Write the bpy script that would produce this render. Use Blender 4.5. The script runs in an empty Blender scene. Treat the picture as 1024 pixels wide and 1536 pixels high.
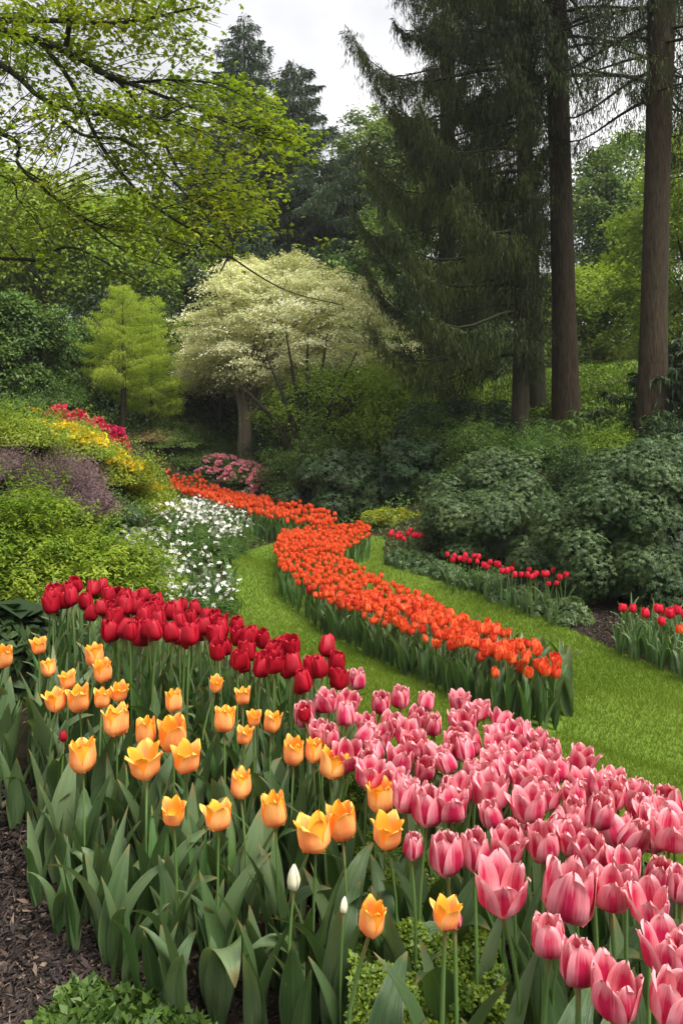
import bpy, math, random
import numpy as np

# ------------------------------------------------------------------ camera, sky, sun, exposure
SC = bpy.context.scene
COL = SC.collection
F, CX, CY, EYE = 1150.0, 512.0, 640.0, 1.45          # focal length in photo pixels, principal column, horizon row, eye height
cd = bpy.data.cameras.new("camera")
cam = bpy.data.objects.new("camera", cd); COL.objects.link(cam)
cam.location = (0, 0, EYE); cam.rotation_euler = (math.radians(90), 0, 0)
cd.sensor_fit = 'VERTICAL'; cd.sensor_height = 36; cd.lens = 36 * F / 1536
cd.shift_y = (CY - 768) / 1536
cd.clip_start = 0.05; cd.clip_end = 2000
SC.camera = cam
SUN_EL, SUN_AZ = math.radians(62), math.radians(132)   # azimuth clockwise from +Y: high on the right, a little behind the camera
w = bpy.data.worlds.new("World"); SC.world = w; w.use_nodes = True
nt = w.node_tree; nt.nodes.clear()
out = nt.nodes.new("ShaderNodeOutputWorld")
sky = nt.nodes.new("ShaderNodeTexSky"); sky.sky_type = 'NISHITA'; sky.sun_disc = False
sky.sun_elevation = SUN_EL; sky.sun_rotation = SUN_AZ
bg1 = nt.nodes.new("ShaderNodeBackground"); bg1.inputs[1].default_value = 0.1
nt.links.new(sky.outputs[0], bg1.inputs[0])
tc = nt.nodes.new("ShaderNodeTexCoord")
mp = nt.nodes.new("ShaderNodeMapping"); mp.inputs['Scale'].default_value = (1.6, 1.6, 3.2); mp.inputs['Location'].default_value = (0.4, 0.1, 0.75)
nt.links.new(tc.outputs['Generated'], mp.inputs[0])
nz = nt.nodes.new("ShaderNodeTexNoise"); nz.inputs['Scale'].default_value = 1.7; nz.inputs['Detail'].default_value = 5; nz.inputs['Roughness'].default_value = 0.5
nt.links.new(mp.outputs[0], nz.inputs[0])
cr = nt.nodes.new("ShaderNodeValToRGB")
cr.color_ramp.elements[0].position = 0.32; cr.color_ramp.elements[0].color = (0.52, 0.52, 0.54, 1)
cr.color_ramp.elements[1].position = 0.66; cr.color_ramp.elements[1].color = (1.0, 0.99, 0.98, 1)
e = cr.color_ramp.elements.new(0.5); e.color = (0.70, 0.70, 0.72, 1)
nt.links.new(nz.outputs[0], cr.inputs[0])
bg2 = nt.nodes.new("ShaderNodeBackground"); bg2.inputs[1].default_value = 0.84
nt.links.new(cr.outputs[0], bg2.inputs[0])
mx = nt.nodes.new("ShaderNodeMixShader"); mx.inputs[0].default_value = 0.96
nt.links.new(bg1.outputs[0], mx.inputs[1]); nt.links.new(bg2.outputs[0], mx.inputs[2])
nt.links.new(mx.outputs[0], out.inputs[0])
ld = bpy.data.lights.new("sun", 'SUN'); ld.energy = 4.1; ld.angle = math.radians(32); ld.color = (1.0, 0.96, 0.89)
sun = bpy.data.objects.new("sun", ld); COL.objects.link(sun)
sun.rotation_euler = (math.radians(90) - SUN_EL, 0, -SUN_AZ + math.pi)
SC.view_settings.view_transform = 'Standard'; SC.view_settings.look = 'None'
SC.view_settings.exposure = 0.82; SC.view_settings.gamma = 1.0
SC.cycles.use_denoising = True
SC.cycles.max_bounces = 8; SC.cycles.diffuse_bounces = 5; SC.cycles.transmission_bounces = 4; SC.cycles.glossy_bounces = 2
SC.cycles.caustics_reflective = False; SC.cycles.caustics_refractive = False

R = np.random.default_rng(11)
random.seed(5)
PI = math.pi

# ------------------------------------------------------------------ terrain (thin-plate spline through surveyed points)
def pt(px, py, d):
    return np.array([(px - CX) / F * d, d, EYE + (CY - py) / F * d])

CPTS = [(0, -1, .05), (-2, -1, .1), (2, -1, .1), (-1, 1, .04), (0, .8, .1), (.35, 1.2, .15), (.8, 1.2, .15), (1.4, 1.4, .12),
        (-.5, 1.9, .0), (0, 2, .02), (.9, 2, .0), (1.04, 2.6, -.17), (.46, 3.0, -.06), (.08, 3.1, .0), (-1.2, 3.1, .15), (-.93, 2.7, .16),
        (0, 3.3, -.04), (-.55, 3.0, .1), (-2, 2, .15), (-2.5, 3.2, .4), (2.2, 2.0, -.15), (2.6, 3.2, -.3), (1.6, 2.6, -.22)]
for p in [(60, 1300, 2.5), (60, 1536, 1.86), (850, 1085, 4.5), (430, 870, 8.75), (350, 905, 7.6), (345, 830, 10.6), (520, 1010, 5.4),
          (1000, 1170, 3.85), (735, 895, 8.6), (830, 934, 7.2), (925, 975, 6.35), (1024, 1015, 5.45), (575, 838, 10.4),
          (985, 640, 14), (850, 618, 16), (785, 650, 13.5), (940, 560, 22), (720, 590, 22), (368, 695, 20), (500, 812, 12),
          (260, 745, 17), (380, 790, 13.5), (184, 645, 18), (0, 625, 9), (0, 770, 6.3), (200, 905, 6.2), (240, 770, 11), (120, 690, 11), (0, 1010, 3.8),
          (0, 600, 25), (512, 622, 32), (1024, 545, 32), (300, 690, 22), (640, 720, 16), (840, 790, 10.5), (1000, 850, 8.6), (1150, 700, 11), (-300, 560, 9),
          (-200, 700, 6), (460, 660, 19), (1024, 500, 45), (0, 560, 45), (512, 600, 45)]:
    CPTS.append(tuple(pt(*p)))
CP = np.array(CPTS, float)
def _U(r2):
    return 0.5 * r2 * np.log(r2 + 1e-9)
def _solve():
    n = len(CP); d2 = ((CP[:, None, :2] - CP[None, :, :2]) ** 2).sum(2)
    A = np.zeros((n + 3, n + 3)); A[:n, :n] = _U(d2) + np.eye(n) * 0.02
    A[:n, n] = 1; A[:n, n + 1:] = CP[:, :2]; A[n, :n] = 1; A[n + 1:, :n] = CP[:, :2].T
    b = np.zeros(n + 3); b[:n] = CP[:, 2]
    return np.linalg.solve(A, b)
WT = _solve()
def seg_dist(x, y, a, b):
    ax, ay = a; bx, by = b; dx, dy = bx - ax, by - ay
    t = np.clip(((x - ax) * dx + (y - ay) * dy) / (dx * dx + dy * dy), 0, 1)
    return np.hypot(x - ax - t * dx, y - ay - t * dy)
def terr(x, y):
    x = np.atleast_1d(np.asarray(x, float)); y = np.atleast_1d(np.asarray(y, float))
    xc = np.clip(x, -14, 16); yc = np.clip(y, -2, 45)
    o = np.empty(xc.shape)
    xf, yf, of = xc.ravel(), yc.ravel(), o.reshape(-1)
    for i in range(0, len(xf), 20000):
        a, b = xf[i:i + 20000], yf[i:i + 20000]
        d2 = (a[:, None] - CP[None, :, 0]) ** 2 + (b[:, None] - CP[None, :, 1]) ** 2
        of[i:i + 20000] = _U(d2) @ WT[:-3] + WT[-3] + WT[-2] * a + WT[-1] * b
    o = of.reshape(xc.shape)
    o = o - 0.055 * np.exp(-(seg_dist(x, y, (1.42, 4.35), (3.2, 3.1)) / .16) ** 2)       # shallow swale in the lawn
    o = o + 0.035 * np.exp(-(seg_dist(x, y, (1.7, 4.9), (3.6, 3.7)) / .3) ** 2)
    o = o + 0.012 * np.sin(x * 3.1 + 1.0) * np.sin(y * 2.3)
    return o
def T(x, y):
    return float(terr(x, y)[0])
_DS = np.geomspace(0.5, 60, 900)
def hit(px, py, off=0.0):
    X = (px - CX) / F * _DS; Z = EYE + (CY - py) / F * _DS
    g = terr(X, _DS) + off
    k = np.where(Z <= g)[0]
    if len(k) == 0:
        d = 45.0; return np.array([(px - CX) / F * d, d, EYE + (CY - py) / F * d])
    i = max(1, k[0]); a = Z[i - 1] - g[i - 1]; b = Z[i] - g[i]
    t = a / (a - b) if a != b else 0
    d = _DS[i - 1] + (_DS[i] - _DS[i - 1]) * t
    return np.array([(px - CX) / F * d, d, EYE + (CY - py) / F * d])

def inpoly(x, y, poly):
    x = np.asarray(x); y = np.asarray(y); r = np.zeros(x.shape, bool); n = len(poly)
    for i in range(n):
        x1, y1 = poly[i][0], poly[i][1]; x2, y2 = poly[(i + 1) % n][0], poly[(i + 1) % n][1]
        c = ((y1 > y) != (y2 > y)) & (x < (x2 - x1) * (y - y1) / (y2 - y1 + 1e-12) + x1)
        r ^= c
    return r
def poisson(poly, rad, tries=40000, seed=1):
    g = np.random.default_rng(seed); P = np.array([(p[0], p[1]) for p in poly])
    lo, hi = P.min(0), P.max(0)
    c = g.uniform(lo, hi, (tries, 2)); c = c[inpoly(c[:, 0], c[:, 1], P)]
    cell = {}; res = []
    for x, y in c:
        i, j = int(x // rad), int(y // rad); ok = True
        for a in (-1, 0, 1):
            for b in (-1, 0, 1):
                for (u, v) in cell.get((i + a, j + b), ()):
                    if (u - x) ** 2 + (v - y) ** 2 < rad * rad: ok = False; break
                if not ok: break
            if not ok: break
        if ok:
            cell.setdefault((i, j), []).append((x, y)); res.append((x, y))
    return np.array(res)

# ------------------------------------------------------------------ object bookkeeping
KIDS = {}
def tag(o, label=None, cat=None, group=None, kind=None):
    if label: o['label'] = label
    if cat: o['category'] = cat
    if group: o['group'] = group
    if kind: o['kind'] = kind
    return o
def link(o, parent=None):
    COL.objects.link(o)
    if parent is not None:
        o.parent = parent; KIDS.setdefault(parent.name, []).append(o)
    return o
def empty(name, loc, rz=0.0):
    o = bpy.data.objects.new(name, None); o.empty_display_size = .1
    o.location = [float(v) for v in loc]; o.rotation_euler = (0, 0, rz)
    return link(o)
def copy_tree(o, parent=None):
    c = o.copy(); link(c, parent)
    for ch in KIDS.get(o.name, []): copy_tree(ch, c)
    return c
def data_obj(name, me, parent=None, loc=(0, 0, 0), rot=(0, 0, 0), scale=(1, 1, 1)):
    o = bpy.data.objects.new(name, me); o.location = [float(v) for v in loc]; o.rotation_euler = rot; o.scale = scale
    return link(o, parent)

class Acc:
    """collects vertices, quads and per-vertex attributes, and makes one mesh"""
    def __init__(s): s.V = []; s.Q = []; s.A = []; s.n = 0
    def add(s, V, Q, A=None):
        V = np.asarray(V, float).reshape(-1, 3); Q = np.asarray(Q, np.int64).reshape(-1, 4)
        if A is None: A = np.zeros((len(V), 3))
        s.V.append(V); s.Q.append(Q + s.n); s.A.append(np.asarray(A, float).reshape(-1, 3)); s.n += len(V)
    def arrays(s):
        return np.concatenate(s.V), np.concatenate(s.Q), np.concatenate(s.A)
    def mesh(s, name, mat, smooth=False):
        V, Q, A = s.arrays(); me = bpy.data.meshes.new(name)
        me.vertices.add(len(V)); me.vertices.foreach_set("co", V.astype(np.float32).ravel())
        me.loops.add(Q.size); me.loops.foreach_set("vertex_index", Q.astype(np.int32).ravel())
        me.polygons.add(len(Q)); me.polygons.foreach_set("loop_start", np.arange(0, Q.size, 4, dtype=np.int32))
        if smooth: me.polygons.foreach_set("use_smooth", np.ones(len(Q), bool))
        at = me.attributes.new("pat", 'FLOAT_VECTOR', 'POINT'); at.data.foreach_set("vector", A.astype(np.float32).ravel())
        me.materials.append(mat); me.update(calc_edges=True)
        return me
    def obj(s, name, mat, parent=None, smooth=False, loc=(0, 0, 0)):
        return data_obj(name, s.mesh(name, mat, smooth), parent, loc)

def unit(v):
    return v / (np.linalg.norm(v, axis=-1, keepdims=True) + 1e-9)

def add_leaves(acc, P, D, N, L, W, fold=.25, rnd=None, v0=0.0, wide=.45):
    """one diamond quad per leaf, folded along its midrib"""
    n = len(P); L = np.broadcast_to(L, (n,))[:, None]; W = np.broadcast_to(W, (n,))[:, None]
    D = unit(D); S = unit(np.cross(D, N)); N2 = np.cross(S, D)
    mid = P + D * L * wide
    V = np.stack([P, mid + S * W * .5 + N2 * W * fold, P + D * L - N2 * L * .12, mid - S * W * .5 + N2 * W * fold], 1)
    if rnd is None: rnd = R.random(n)
    A = np.zeros((n, 4, 3)); A[:, :, 0] = rnd[:, None]; A[:, 2, 1] = 1; A[:, 1, 1] = .5; A[:, 3, 1] = .5; A[:, 1, 2] = 1; A[:, 3, 2] = 1
    acc.add(V.reshape(-1, 3), np.arange(4 * n).reshape(n, 4), A.reshape(-1, 3))

def add_tube(acc, pts, rad, sides=6, cap=True):
    pts = np.asarray(pts, float); n = len(pts); rad = np.broadcast_to(rad, (n,))
    t = np.gradient(pts, axis=0); t = unit(t)
    ref = np.array([0, 0, 1.0]) if abs(t[0][2]) < .9 else np.array([1.0, 0, 0])
    a = unit(np.cross(t, ref)); b = np.cross(t, a)
    th = np.arange(sides) * 2 * PI / sides
    V = pts[:, None] + rad[:, None, None] * (np.cos(th)[None, :, None] * a[:, None] + np.sin(th)[None, :, None] * b[:, None])
    Q = []
    for i in range(n - 1):
        for j in range(sides):
            k = (j + 1) % sides; Q.append((i * sides + j, i * sides + k, (i + 1) * sides + k, (i + 1) * sides + j))
    ln = np.concatenate([[0], np.cumsum(np.linalg.norm(np.diff(pts, axis=0), axis=1))])
    A = np.zeros((n, sides, 3)); A[:, :, 0] = .5; A[:, :, 1] = ln[:, None]; A[:, :, 2] = 0
    acc.add(V.reshape(-1, 3), Q, A.reshape(-1, 3))

def curve(pts, n=12):
    """Catmull-Rom through the points"""
    P = np.asarray(pts, float); P = np.vstack([2 * P[0] - P[1], P, 2 * P[-1] - P[-2]]); o = []
    m = len(P) - 3
    for i in range(m):
        p0, p1, p2, p3 = P[i:i + 4]
        for t in np.linspace(0, 1, max(2, n // m + 1), endpoint=(i == m - 1)):
            o.append(.5 * (2 * p1 + (p2 - p0) * t + (2 * p0 - 5 * p1 + 4 * p2 - p3) * t * t + (3 * p1 - p0 - 3 * p2 + p3) * t ** 3))
    return np.array(o)

# ------------------------------------------------------------------ materials
def nodes(name):
    m = bpy.data.materials.new(name); m.use_nodes = True; t = m.node_tree; t.nodes.clear()
    return m, t, t.nodes.new("ShaderNodeOutputMaterial")
def N(t, kind, **kw):
    n = t.nodes.new(kind)
    for k, v in kw.items(): setattr(n, k, v)
    return n
def ramp(t, src, stops):
    r = N(t, "ShaderNodeValToRGB"); el = r.color_ramp.elements
    while len(el) < len(stops): el.new(.5)
    for x, (p, c) in zip(el, stops): x.position = p; x.color = (*c, 1)
    t.links.new(src, r.inputs[0]); return r.outputs[0]
def mixc(t, fac, a, b, mode='MIX'):
    m = N(t, "ShaderNodeMix", data_type='RGBA', blend_type=mode)
    if isinstance(fac, (int, float)): m.inputs[0].default_value = fac
    else: t.links.new(fac, m.inputs[0])
    for k, v in ((6, a), (7, b)):
        if isinstance(v, tuple): m.inputs[k].default_value = (*v, 1)
        else: t.links.new(v, m.inputs[k])
    return m.outputs[2]
def math_(t, op, a, b=0.0):
    m = N(t, "ShaderNodeMath", operation=op)
    for k, v in ((0, a), (1, b)):
        if isinstance(v, (int, float)): m.inputs[k].default_value = v
        else: t.links.new(v, m.inputs[k])
    return m.outputs[0]
def attr(t):
    a = N(t, "ShaderNodeAttribute", attribute_name="pat"); s = N(t, "ShaderNodeSeparateXYZ")
    t.links.new(a.outputs['Vector'], s.inputs[0]); return s.outputs[0], s.outputs[1], s.outputs[2], a
def noise(t, scale, detail=3, vec=None, rough=.5):
    n = N(t, "ShaderNodeTexNoise"); n.inputs['Scale'].default_value = scale; n.inputs['Detail'].default_value = detail; n.inputs['Roughness'].default_value = rough
    if vec is None:
        c = N(t, "ShaderNodeTexCoord"); vec = c.outputs['Object']
    t.links.new(vec, n.inputs['Vector']); return n.outputs[0]
def leafy(t, o, col, rough=.5, trans=.3, tcol=(1.15, 1.2, .6), spec=.4, bump=None):
    p = N(t, "ShaderNodeBsdfPrincipled"); t.links.new(col, p.inputs['Base Color']); p.inputs['Roughness'].default_value = rough
    p.inputs['Specular IOR Level'].default_value = spec
    tr = N(t, "ShaderNodeBsdfTranslucent"); t.links.new(mixc(t, 1.0, col, tcol, 'MULTIPLY'), tr.inputs[0])
    m = N(t, "ShaderNodeMixShader"); m.inputs[0].default_value = trans
    t.links.new(p.outputs[0], m.inputs[1]); t.links.new(tr.outputs[0], m.inputs[2]); t.links.new(m.outputs[0], o.inputs[0])
    if bump is not None:
        b = N(t, "ShaderNodeBump"); b.inputs['Strength'].default_value = bump[1]; b.inputs['Distance'].default_value = bump[2]
        t.links.new(bump[0], b.inputs['Height']); t.links.new(b.outputs[0], p.inputs['Normal'])
    return p
def foliage(name, dark, mid, light, trans=.3, rough=.5, spec=.35, scale=1.5, tint=None):
    """per-leaf variety plus slow drifts of hue through the crown"""
    m, t, o = nodes(name); r, v, u, _ = attr(t)
    n = noise(t, scale, 3)
    f = math_(t, 'ADD', math_(t, 'MULTIPLY', r, .55), math_(t, 'MULTIPLY', math_(t, 'SUBTRACT', n, .28), 1.1))
    col = ramp(t, f, [(0.15, dark), (.5, mid), (.92, light)])
    oi = N(t, "ShaderNodeObjectInfo")
    hs = N(t, "ShaderNodeHueSaturation"); t.links.new(col, hs.inputs['Color'])
    t.links.new(math_(t, 'ADD', math_(t, 'MULTIPLY', oi.outputs['Random'], .02), .49), hs.inputs['Hue'])
    col = hs.outputs[0]
    leafy(t, o, col, rough, trans, spec=spec)
    return m
def bark(name, c1, c2, scale=9, stretch=.2, bump=.6, dist=.03):
    m, t, o = nodes(name); c = N(t, "ShaderNodeTexCoord"); mp = N(t, "ShaderNodeMapping"); mp.inputs['Scale'].default_value = (1, 1, stretch)
    t.links.new(c.outputs['Object'], mp.inputs[0])
    n = noise(t, scale, 6, mp.outputs[0], .65); n2 = noise(t, 1.3, 3)
    col = mixc(t, math_(t, 'MULTIPLY', n2, .35), ramp(t, n, [(.3, c1), (.7, c2)]), (.05, .08, .03))
    p = N(t, "ShaderNodeBsdfPrincipled"); t.links.new(col, p.inputs[0]); p.inputs['Roughness'].default_value = .9; p.inputs['Specular IOR Level'].default_value = .15
    b = N(t, "ShaderNodeBump"); b.inputs['Strength'].default_value = bump; b.inputs['Distance'].default_value = dist
    t.links.new(n, b.inputs['Height']); t.links.new(b.outputs[0], p.inputs['Normal']); t.links.new(p.outputs[0], o.inputs[0])
    return m
def petal(name, mid, edge, base, tip, streak=.35, trans=.28, midw=.55, drift=None, inner=None):
    """pat: x = across the petal (-1..1), y = along it (0..1), z = per-petal random (+2 on inner petals)"""
    m, t, o = nodes(name); u, v, q, a = attr(t)
    au = math_(t, 'ABSOLUTE', u)
    mp = N(t, "ShaderNodeMapping"); mp.inputs['Scale'].default_value = (5.0, 1.1, 3.0); t.links.new(a.outputs['Vector'], mp.inputs[0])
    st = noise(t, 1.6, 4, mp.outputs[0], .6)
    f = math_(t, 'ADD', au, math_(t, 'MULTIPLY', math_(t, 'SUBTRACT', st, .5), streak * 2.4))
    oi = N(t, "ShaderNodeObjectInfo")
    f = math_(t, 'ADD', f, math_(t, 'MULTIPLY', math_(t, 'SUBTRACT', oi.outputs['Random'], .5), .25))
    c = ramp(t, f, [(max(0.02, midw - .4), mid), (min(.98, midw + .25), edge)])
    vb = math_(t, 'ADD', v, math_(t, 'MULTIPLY', math_(t, 'SUBTRACT', st, .5), .25))
    fb = ramp(t, vb, [(.05, (1, 1, 1)), (.26, (0, 0, 0))]); c = mixc(t, fb, c, base)
    ft = ramp(t, vb, [(.72, (0, 0, 0)), (1.0, (.8, .8, .8))]); c = mixc(t, ft, c, tip)
    if inner is not None:
        g = math_(t, 'GREATER_THAN', q, 1.5); c = mixc(t, math_(t, 'MULTIPLY', g, .75), c, inner)
    if drift is not None:
        c = mixc(t, ramp(t, oi.outputs['Random'], [(.55, (0, 0, 0)), (1.0, (.75, .75, .75))]), c, drift)
    mp2 = N(t, "ShaderNodeMapping"); mp2.inputs['Scale'].default_value = (22, 1.0, 1.0); t.links.new(a.outputs['Vector'], mp2.inputs[0])
    vein = noise(t, 1.5, 2, mp2.outputs[0])
    leafy(t, o, c, .5, trans, (1.1, .95, .9), .3, (vein, .25, .002))
    return m

M = {}
M['pink'] = petal('pink_petal', (.50, .018, .078), (.86, .34, .39), (.86, .66, .45), (.90, .42, .44), .42, midw=.58)
M['apricot'] = petal('apricot_petal', (.88, .37, .12), (.98, .60, .19), (.82, .62, .28), (1.0, .58, .09), .55, inner=(1.0, .42, .015))
M['red'] = petal('crimson_petal', (.30, .002, .012), (.47, .006, .024), (.22, .003, .008), (.56, .018, .04), .4)
M['orange'] = petal('orange_petal', (.74, .065, .022), (.90, .23, .06), (.80, .25, .05), (.84, .11, .035), .5, drift=(.62, .015, .018))
M['cherry'] = petal('cherry_petal', (.62, .006, .03), (.78, .03, .07), (.45, .01, .02), (.80, .05, .09), .3)
M['white'] = petal('white_petal', (.76, .76, .70), (.82, .82, .78), (.62, .68, .34), (.84, .84, .82), .1, trans=.2)
M['cream'] = petal('cream_petal', (.70, .72, .45), (.86, .84, .68), (.42, .52, .18), (.92, .90, .80), .2)
def blade_mat(name, c1, c2, c3, trans=.25, rough=.42, spec=.45):
    m, t, o = nodes(name); u, v, q, a = attr(t); oi = N(t, "ShaderNodeObjectInfo")
    mp = N(t, "ShaderNodeMapping"); mp.inputs['Scale'].default_value = (20, .7, 3); t.links.new(a.outputs['Vector'], mp.inputs[0])
    st = noise(t, 1.5, 3, mp.outputs[0])
    f = math_(t, 'ADD', math_(t, 'MULTIPLY', st, .75), math_(t, 'MULTIPLY', oi.outputs['Random'], .45))
    c = ramp(t, f, [(.2, c1), (.5, c2), (.85, c3)])
    tipc = ramp(t, math_(t, 'ADD', v, math_(t, 'MULTIPLY', oi.outputs['Random'], .06)), [(.93, (0, 0, 0)), (1.0, (.8, .8, .8))]); c = mixc(t, tipc, c, (.26, .20, .07))
    c = mixc(t, ramp(t, math_(t, 'ABSOLUTE', u), [(.0, (.35, .35, .35)), (.12, (0, 0, 0)), (.86, (0, 0, 0)), (1.0, (.45, .45, .45))]), c, c3)
    c = mixc(t, ramp(t, noise(t, 9, 4), [(.66, (0, 0, 0)), (.74, (.5, .5, .5))]), c, (.15, .13, .05))
    leafy(t, o, c, rough, trans, (1.2, 1.25, .55), spec, (st, .6, .004))
    return m
M['leaf'] = blade_mat('tulip_leaf', (.030, .070, .018), (.066, .128, .042), (.165, .235, .105), rough=.36, spec=.55)
M['leaf2'] = blade_mat('tulip_leaf_bright', (.045, .11, .03), (.075, .165, .042), (.12, .22, .06))
M['stem'] = blade_mat('tulip_stem', (.075, .15, .035), (.11, .20, .05), (.15, .25, .07), trans=.1)
M['grass'] = foliage('grass_blade', (.120, .185, .016), (.170, .240, .025), (.24, .30, .045), .35, .5, .3, .9)
M['lime'] = foliage('lime_foliage', (.07, .13, .012), (.18, .27, .025), (.38, .44, .06), .4, .5, .3, 1.5)
M['maple'] = foliage('maple_foliage', (.08, .15, .012), (.19, .28, .025), (.40, .42, .05), .6, .5, .3, 1.2)
M['rhodo'] = foliage('rhododendron_foliage', (.022, .048, .014), (.050, .095, .028), (.125, .185, .065), .18, .48, .28, 1.8)
M['darkleaf'] = foliage('dark_foliage', (.014, .032, .010), (.030, .060, .018), (.06, .105, .032), .18, .5, .25, 1.3)
M['mid'] = foliage('mid_foliage', (.034, .075, .014), (.075, .140, .025), (.15, .23, .045), .3, .5, .3, 1.2)
M['yellowgreen'] = foliage('yellow_green_foliage', (.07, .12, .012), (.18, .24, .02), (.42, .42, .04), .35, .5, .3, 1.8)
M['yellowhedge'] = foliage('yellow_hedge_foliage', (.12, .17, .01), (.32, .34, .015), (.60, .52, .04), .35, .5, .3, 3)
M['spruce'] = foliage('spruce_needles', (.010, .018, .005), (.030, .048, .012), (.100, .125, .026), .2, .6, .2, 1.1)
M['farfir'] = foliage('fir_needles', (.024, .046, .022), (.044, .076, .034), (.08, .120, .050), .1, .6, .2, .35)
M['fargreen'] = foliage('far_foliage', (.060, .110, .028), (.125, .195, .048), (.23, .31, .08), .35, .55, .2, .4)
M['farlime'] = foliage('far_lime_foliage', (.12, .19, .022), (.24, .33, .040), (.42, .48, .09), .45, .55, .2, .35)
M['larch'] = foliage('larch_needles', (.17, .24, .02), (.34, .42, .045), (.52, .56, .11), .5, .55, .2, 1.4)
M['creamleaf'] = foliage('cream_bracts', (.24, .27, .09), (.68, .66, .42), (.92, .89, .76), .3, .6, .2, .75)
M['heather'] = foliage('heather_tips', (.07, .08, .04), (.25, .16, .17), (.48, .33, .36), .2, .6, .2, 2.5)
M['box'] = foliage('box_foliage', (.04, .085, .02), (.085, .15, .045), (.20, .28, .10), .25, .42, .5, 5)
M['cover'] = foliage('cover_foliage', (.045, .09, .012), (.12, .20, .02), (.27, .36, .045), .35, .45, .35, 6)
M['moss'] = foliage('moss_foliage', (.06, .10, .01), (.12, .19, .016), (.21, .28, .03), .3, .6, .2, .7)
M['pinkbloom'] = foliage('azalea_pink', (.72, .12, .28), (.90, .34, .48), (.96, .66, .70), .3, .5, .3, 5)
M['magenta'] = foliage('azalea_magenta', (.35, .008, .05), (.60, .015, .10), (.75, .05, .16), .25, .5, .3, 5)
M['yellowbloom'] = foliage('azalea_yellow', (.75, .42, .01), (.90, .65, .03), (.95, .82, .08), .3, .5, .3, 5)
M['tan'] = foliage('dry_grass', (.10, .09, .03), (.20, .15, .06), (.30, .22, .09), .3, .6, .2, 2)
M['bark_dark'] = bark('spruce_bark', (.010, .007, .005), (.045, .031, .022), 22, .13)
M['bark_red'] = bark('reddish_bark', (.010, .006, .004), (.085, .048, .034), 26, .16, .9, .05)
M['bark_pale'] = bark('pale_bark', (.13, .105, .075), (.34, .28, .20), 7, .08)
M['bark_twig'] = bark('maple_bark', (.014, .011, .009), (.045, .034, .026), 14, 1)

def ground_mat():
    m, t, o = nodes('bark_mulch'); n = noise(t, 38, 8, rough=.75); n2 = noise(t, 2.2, 4)
    col = mixc(t, n2, ramp(t, n, [(.32, (.012, .008, .006)), (.55, (.045, .028, .020)), (.75, (.12, .075, .052))]), (.035, .03, .016))
    p = N(t, "ShaderNodeBsdfPrincipled"); t.links.new(col, p.inputs[0]); p.inputs['Roughness'].default_value = .95; p.inputs['Specular IOR Level'].default_value = .1
    b = N(t, "ShaderNodeBump"); b.inputs['Strength'].default_value = 1; b.inputs['Distance'].default_value = .03
    t.links.new(n, b.inputs['Height']); t.links.new(b.outputs[0], p.inputs['Normal']); t.links.new(p.outputs[0], o.inputs[0])
    return m
def lawn_mat():
    m, t, o = nodes('turf'); n = noise(t, 60, 5, rough=.7); n2 = noise(t, .9, 3)
    col = mixc(t, n2, ramp(t, n, [(.3, (.05, .10, .01)), (.7, (.12, .21, .02))]), (.13, .20, .025))
    p = N(t, "ShaderNodeBsdfPrincipled"); t.links.new(col, p.inputs[0]); p.inputs['Roughness'].default_value = .8; p.inputs['Specular IOR Level'].default_value = .15
    b = N(t, "ShaderNodeBump"); b.inputs['Strength'].default_value = .8; b.inputs['Distance'].default_value = .02
    t.links.new(n, b.inputs['Height']); t.links.new(b.outputs[0], p.inputs['Normal']); t.links.new(p.outputs[0], o.inputs[0])
    return m
M['ground'] = ground_mat(); M['lawn'] = lawn_mat()
m, t, o = nodes('mulch_chip'); r, v, u, _ = attr(t)
p = N(t, "ShaderNodeBsdfPrincipled"); t.links.new(ramp(t, r, [(0, (.010, .006, .005)), (.75, (.045, .027, .020)), (1, (.17, .115, .08))]), p.inputs[0]); p.inputs['Roughness'].default_value = .8
t.links.new(p.outputs[0], o.inputs[0]); M['chip'] = m

# ------------------------------------------------------------------ ground and lawn
def grid_mesh(name, xs, ys, mat, dz=0.0, keep=None):
    X, Y = np.meshgrid(xs, ys); Z = terr(X, Y) + dz; nx, ny = len(xs), len(ys)
    I = np.arange(nx * ny).reshape(ny, nx)
    Q = np.stack([I[:-1, :-1], I[:-1, 1:], I[1:, 1:], I[1:, :-1]], -1).reshape(-1, 4)
    if keep is not None:
        cx = X.ravel()[Q].mean(1); cy = Y.ravel()[Q].mean(1); Q = Q[inpoly(cx, cy, keep)]
        used = np.unique(Q); mp = np.full(nx * ny, -1); mp[used] = np.arange(len(used))
        V = np.stack([X.ravel(), Y.ravel(), Z.ravel()], 1)[used]; Q = mp[Q]
    else: V = np.stack([X.ravel(), Y.ravel(), Z.ravel()], 1)
    a = Acc(); a.add(V, Q); return a.obj(name, mat, smooth=True)
def spread(a, b, n, c, k):
    u = np.linspace(math.asinh((a - c) / k), math.asinh((b - c) / k), n); return c + k * np.sinh(u)
tag(grid_mesh('ground', spread(-300, 300, 300, 0, 1.5), spread(-60, 600, 300, 4, 3), M['ground']), kind='structure')
LAWN = [hit(335, 915)[:2], hit(345, 870)[:2], hit(338, 828)[:2], hit(415, 812)[:2], hit(500, 800)[:2], hit(575, 806)[:2],
        hit(576, 838)[:2], hit(640, 861)[:2], hit(735, 895)[:2], hit(830, 934)[:2], hit(925, 978)[:2], hit(1024, 1017)[:2], hit(1120, 1055)[:2],
        (4.4, 4.3), (6.3, 3.6), (6.3, .9), (3.6, 1.5), (2.2, 2.35), (1.35, 2.85), (.95, 3.0), (.55, 3.35), (.1, 3.65), (-.3, 4.3), (-.85, 5.4)]
tag(grid_mesh('lawn', np.linspace(-2.5, 6.4, 200), np.linspace(.8, 13.5, 280), M['lawn'], .008, LAWN), kind='structure')

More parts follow.
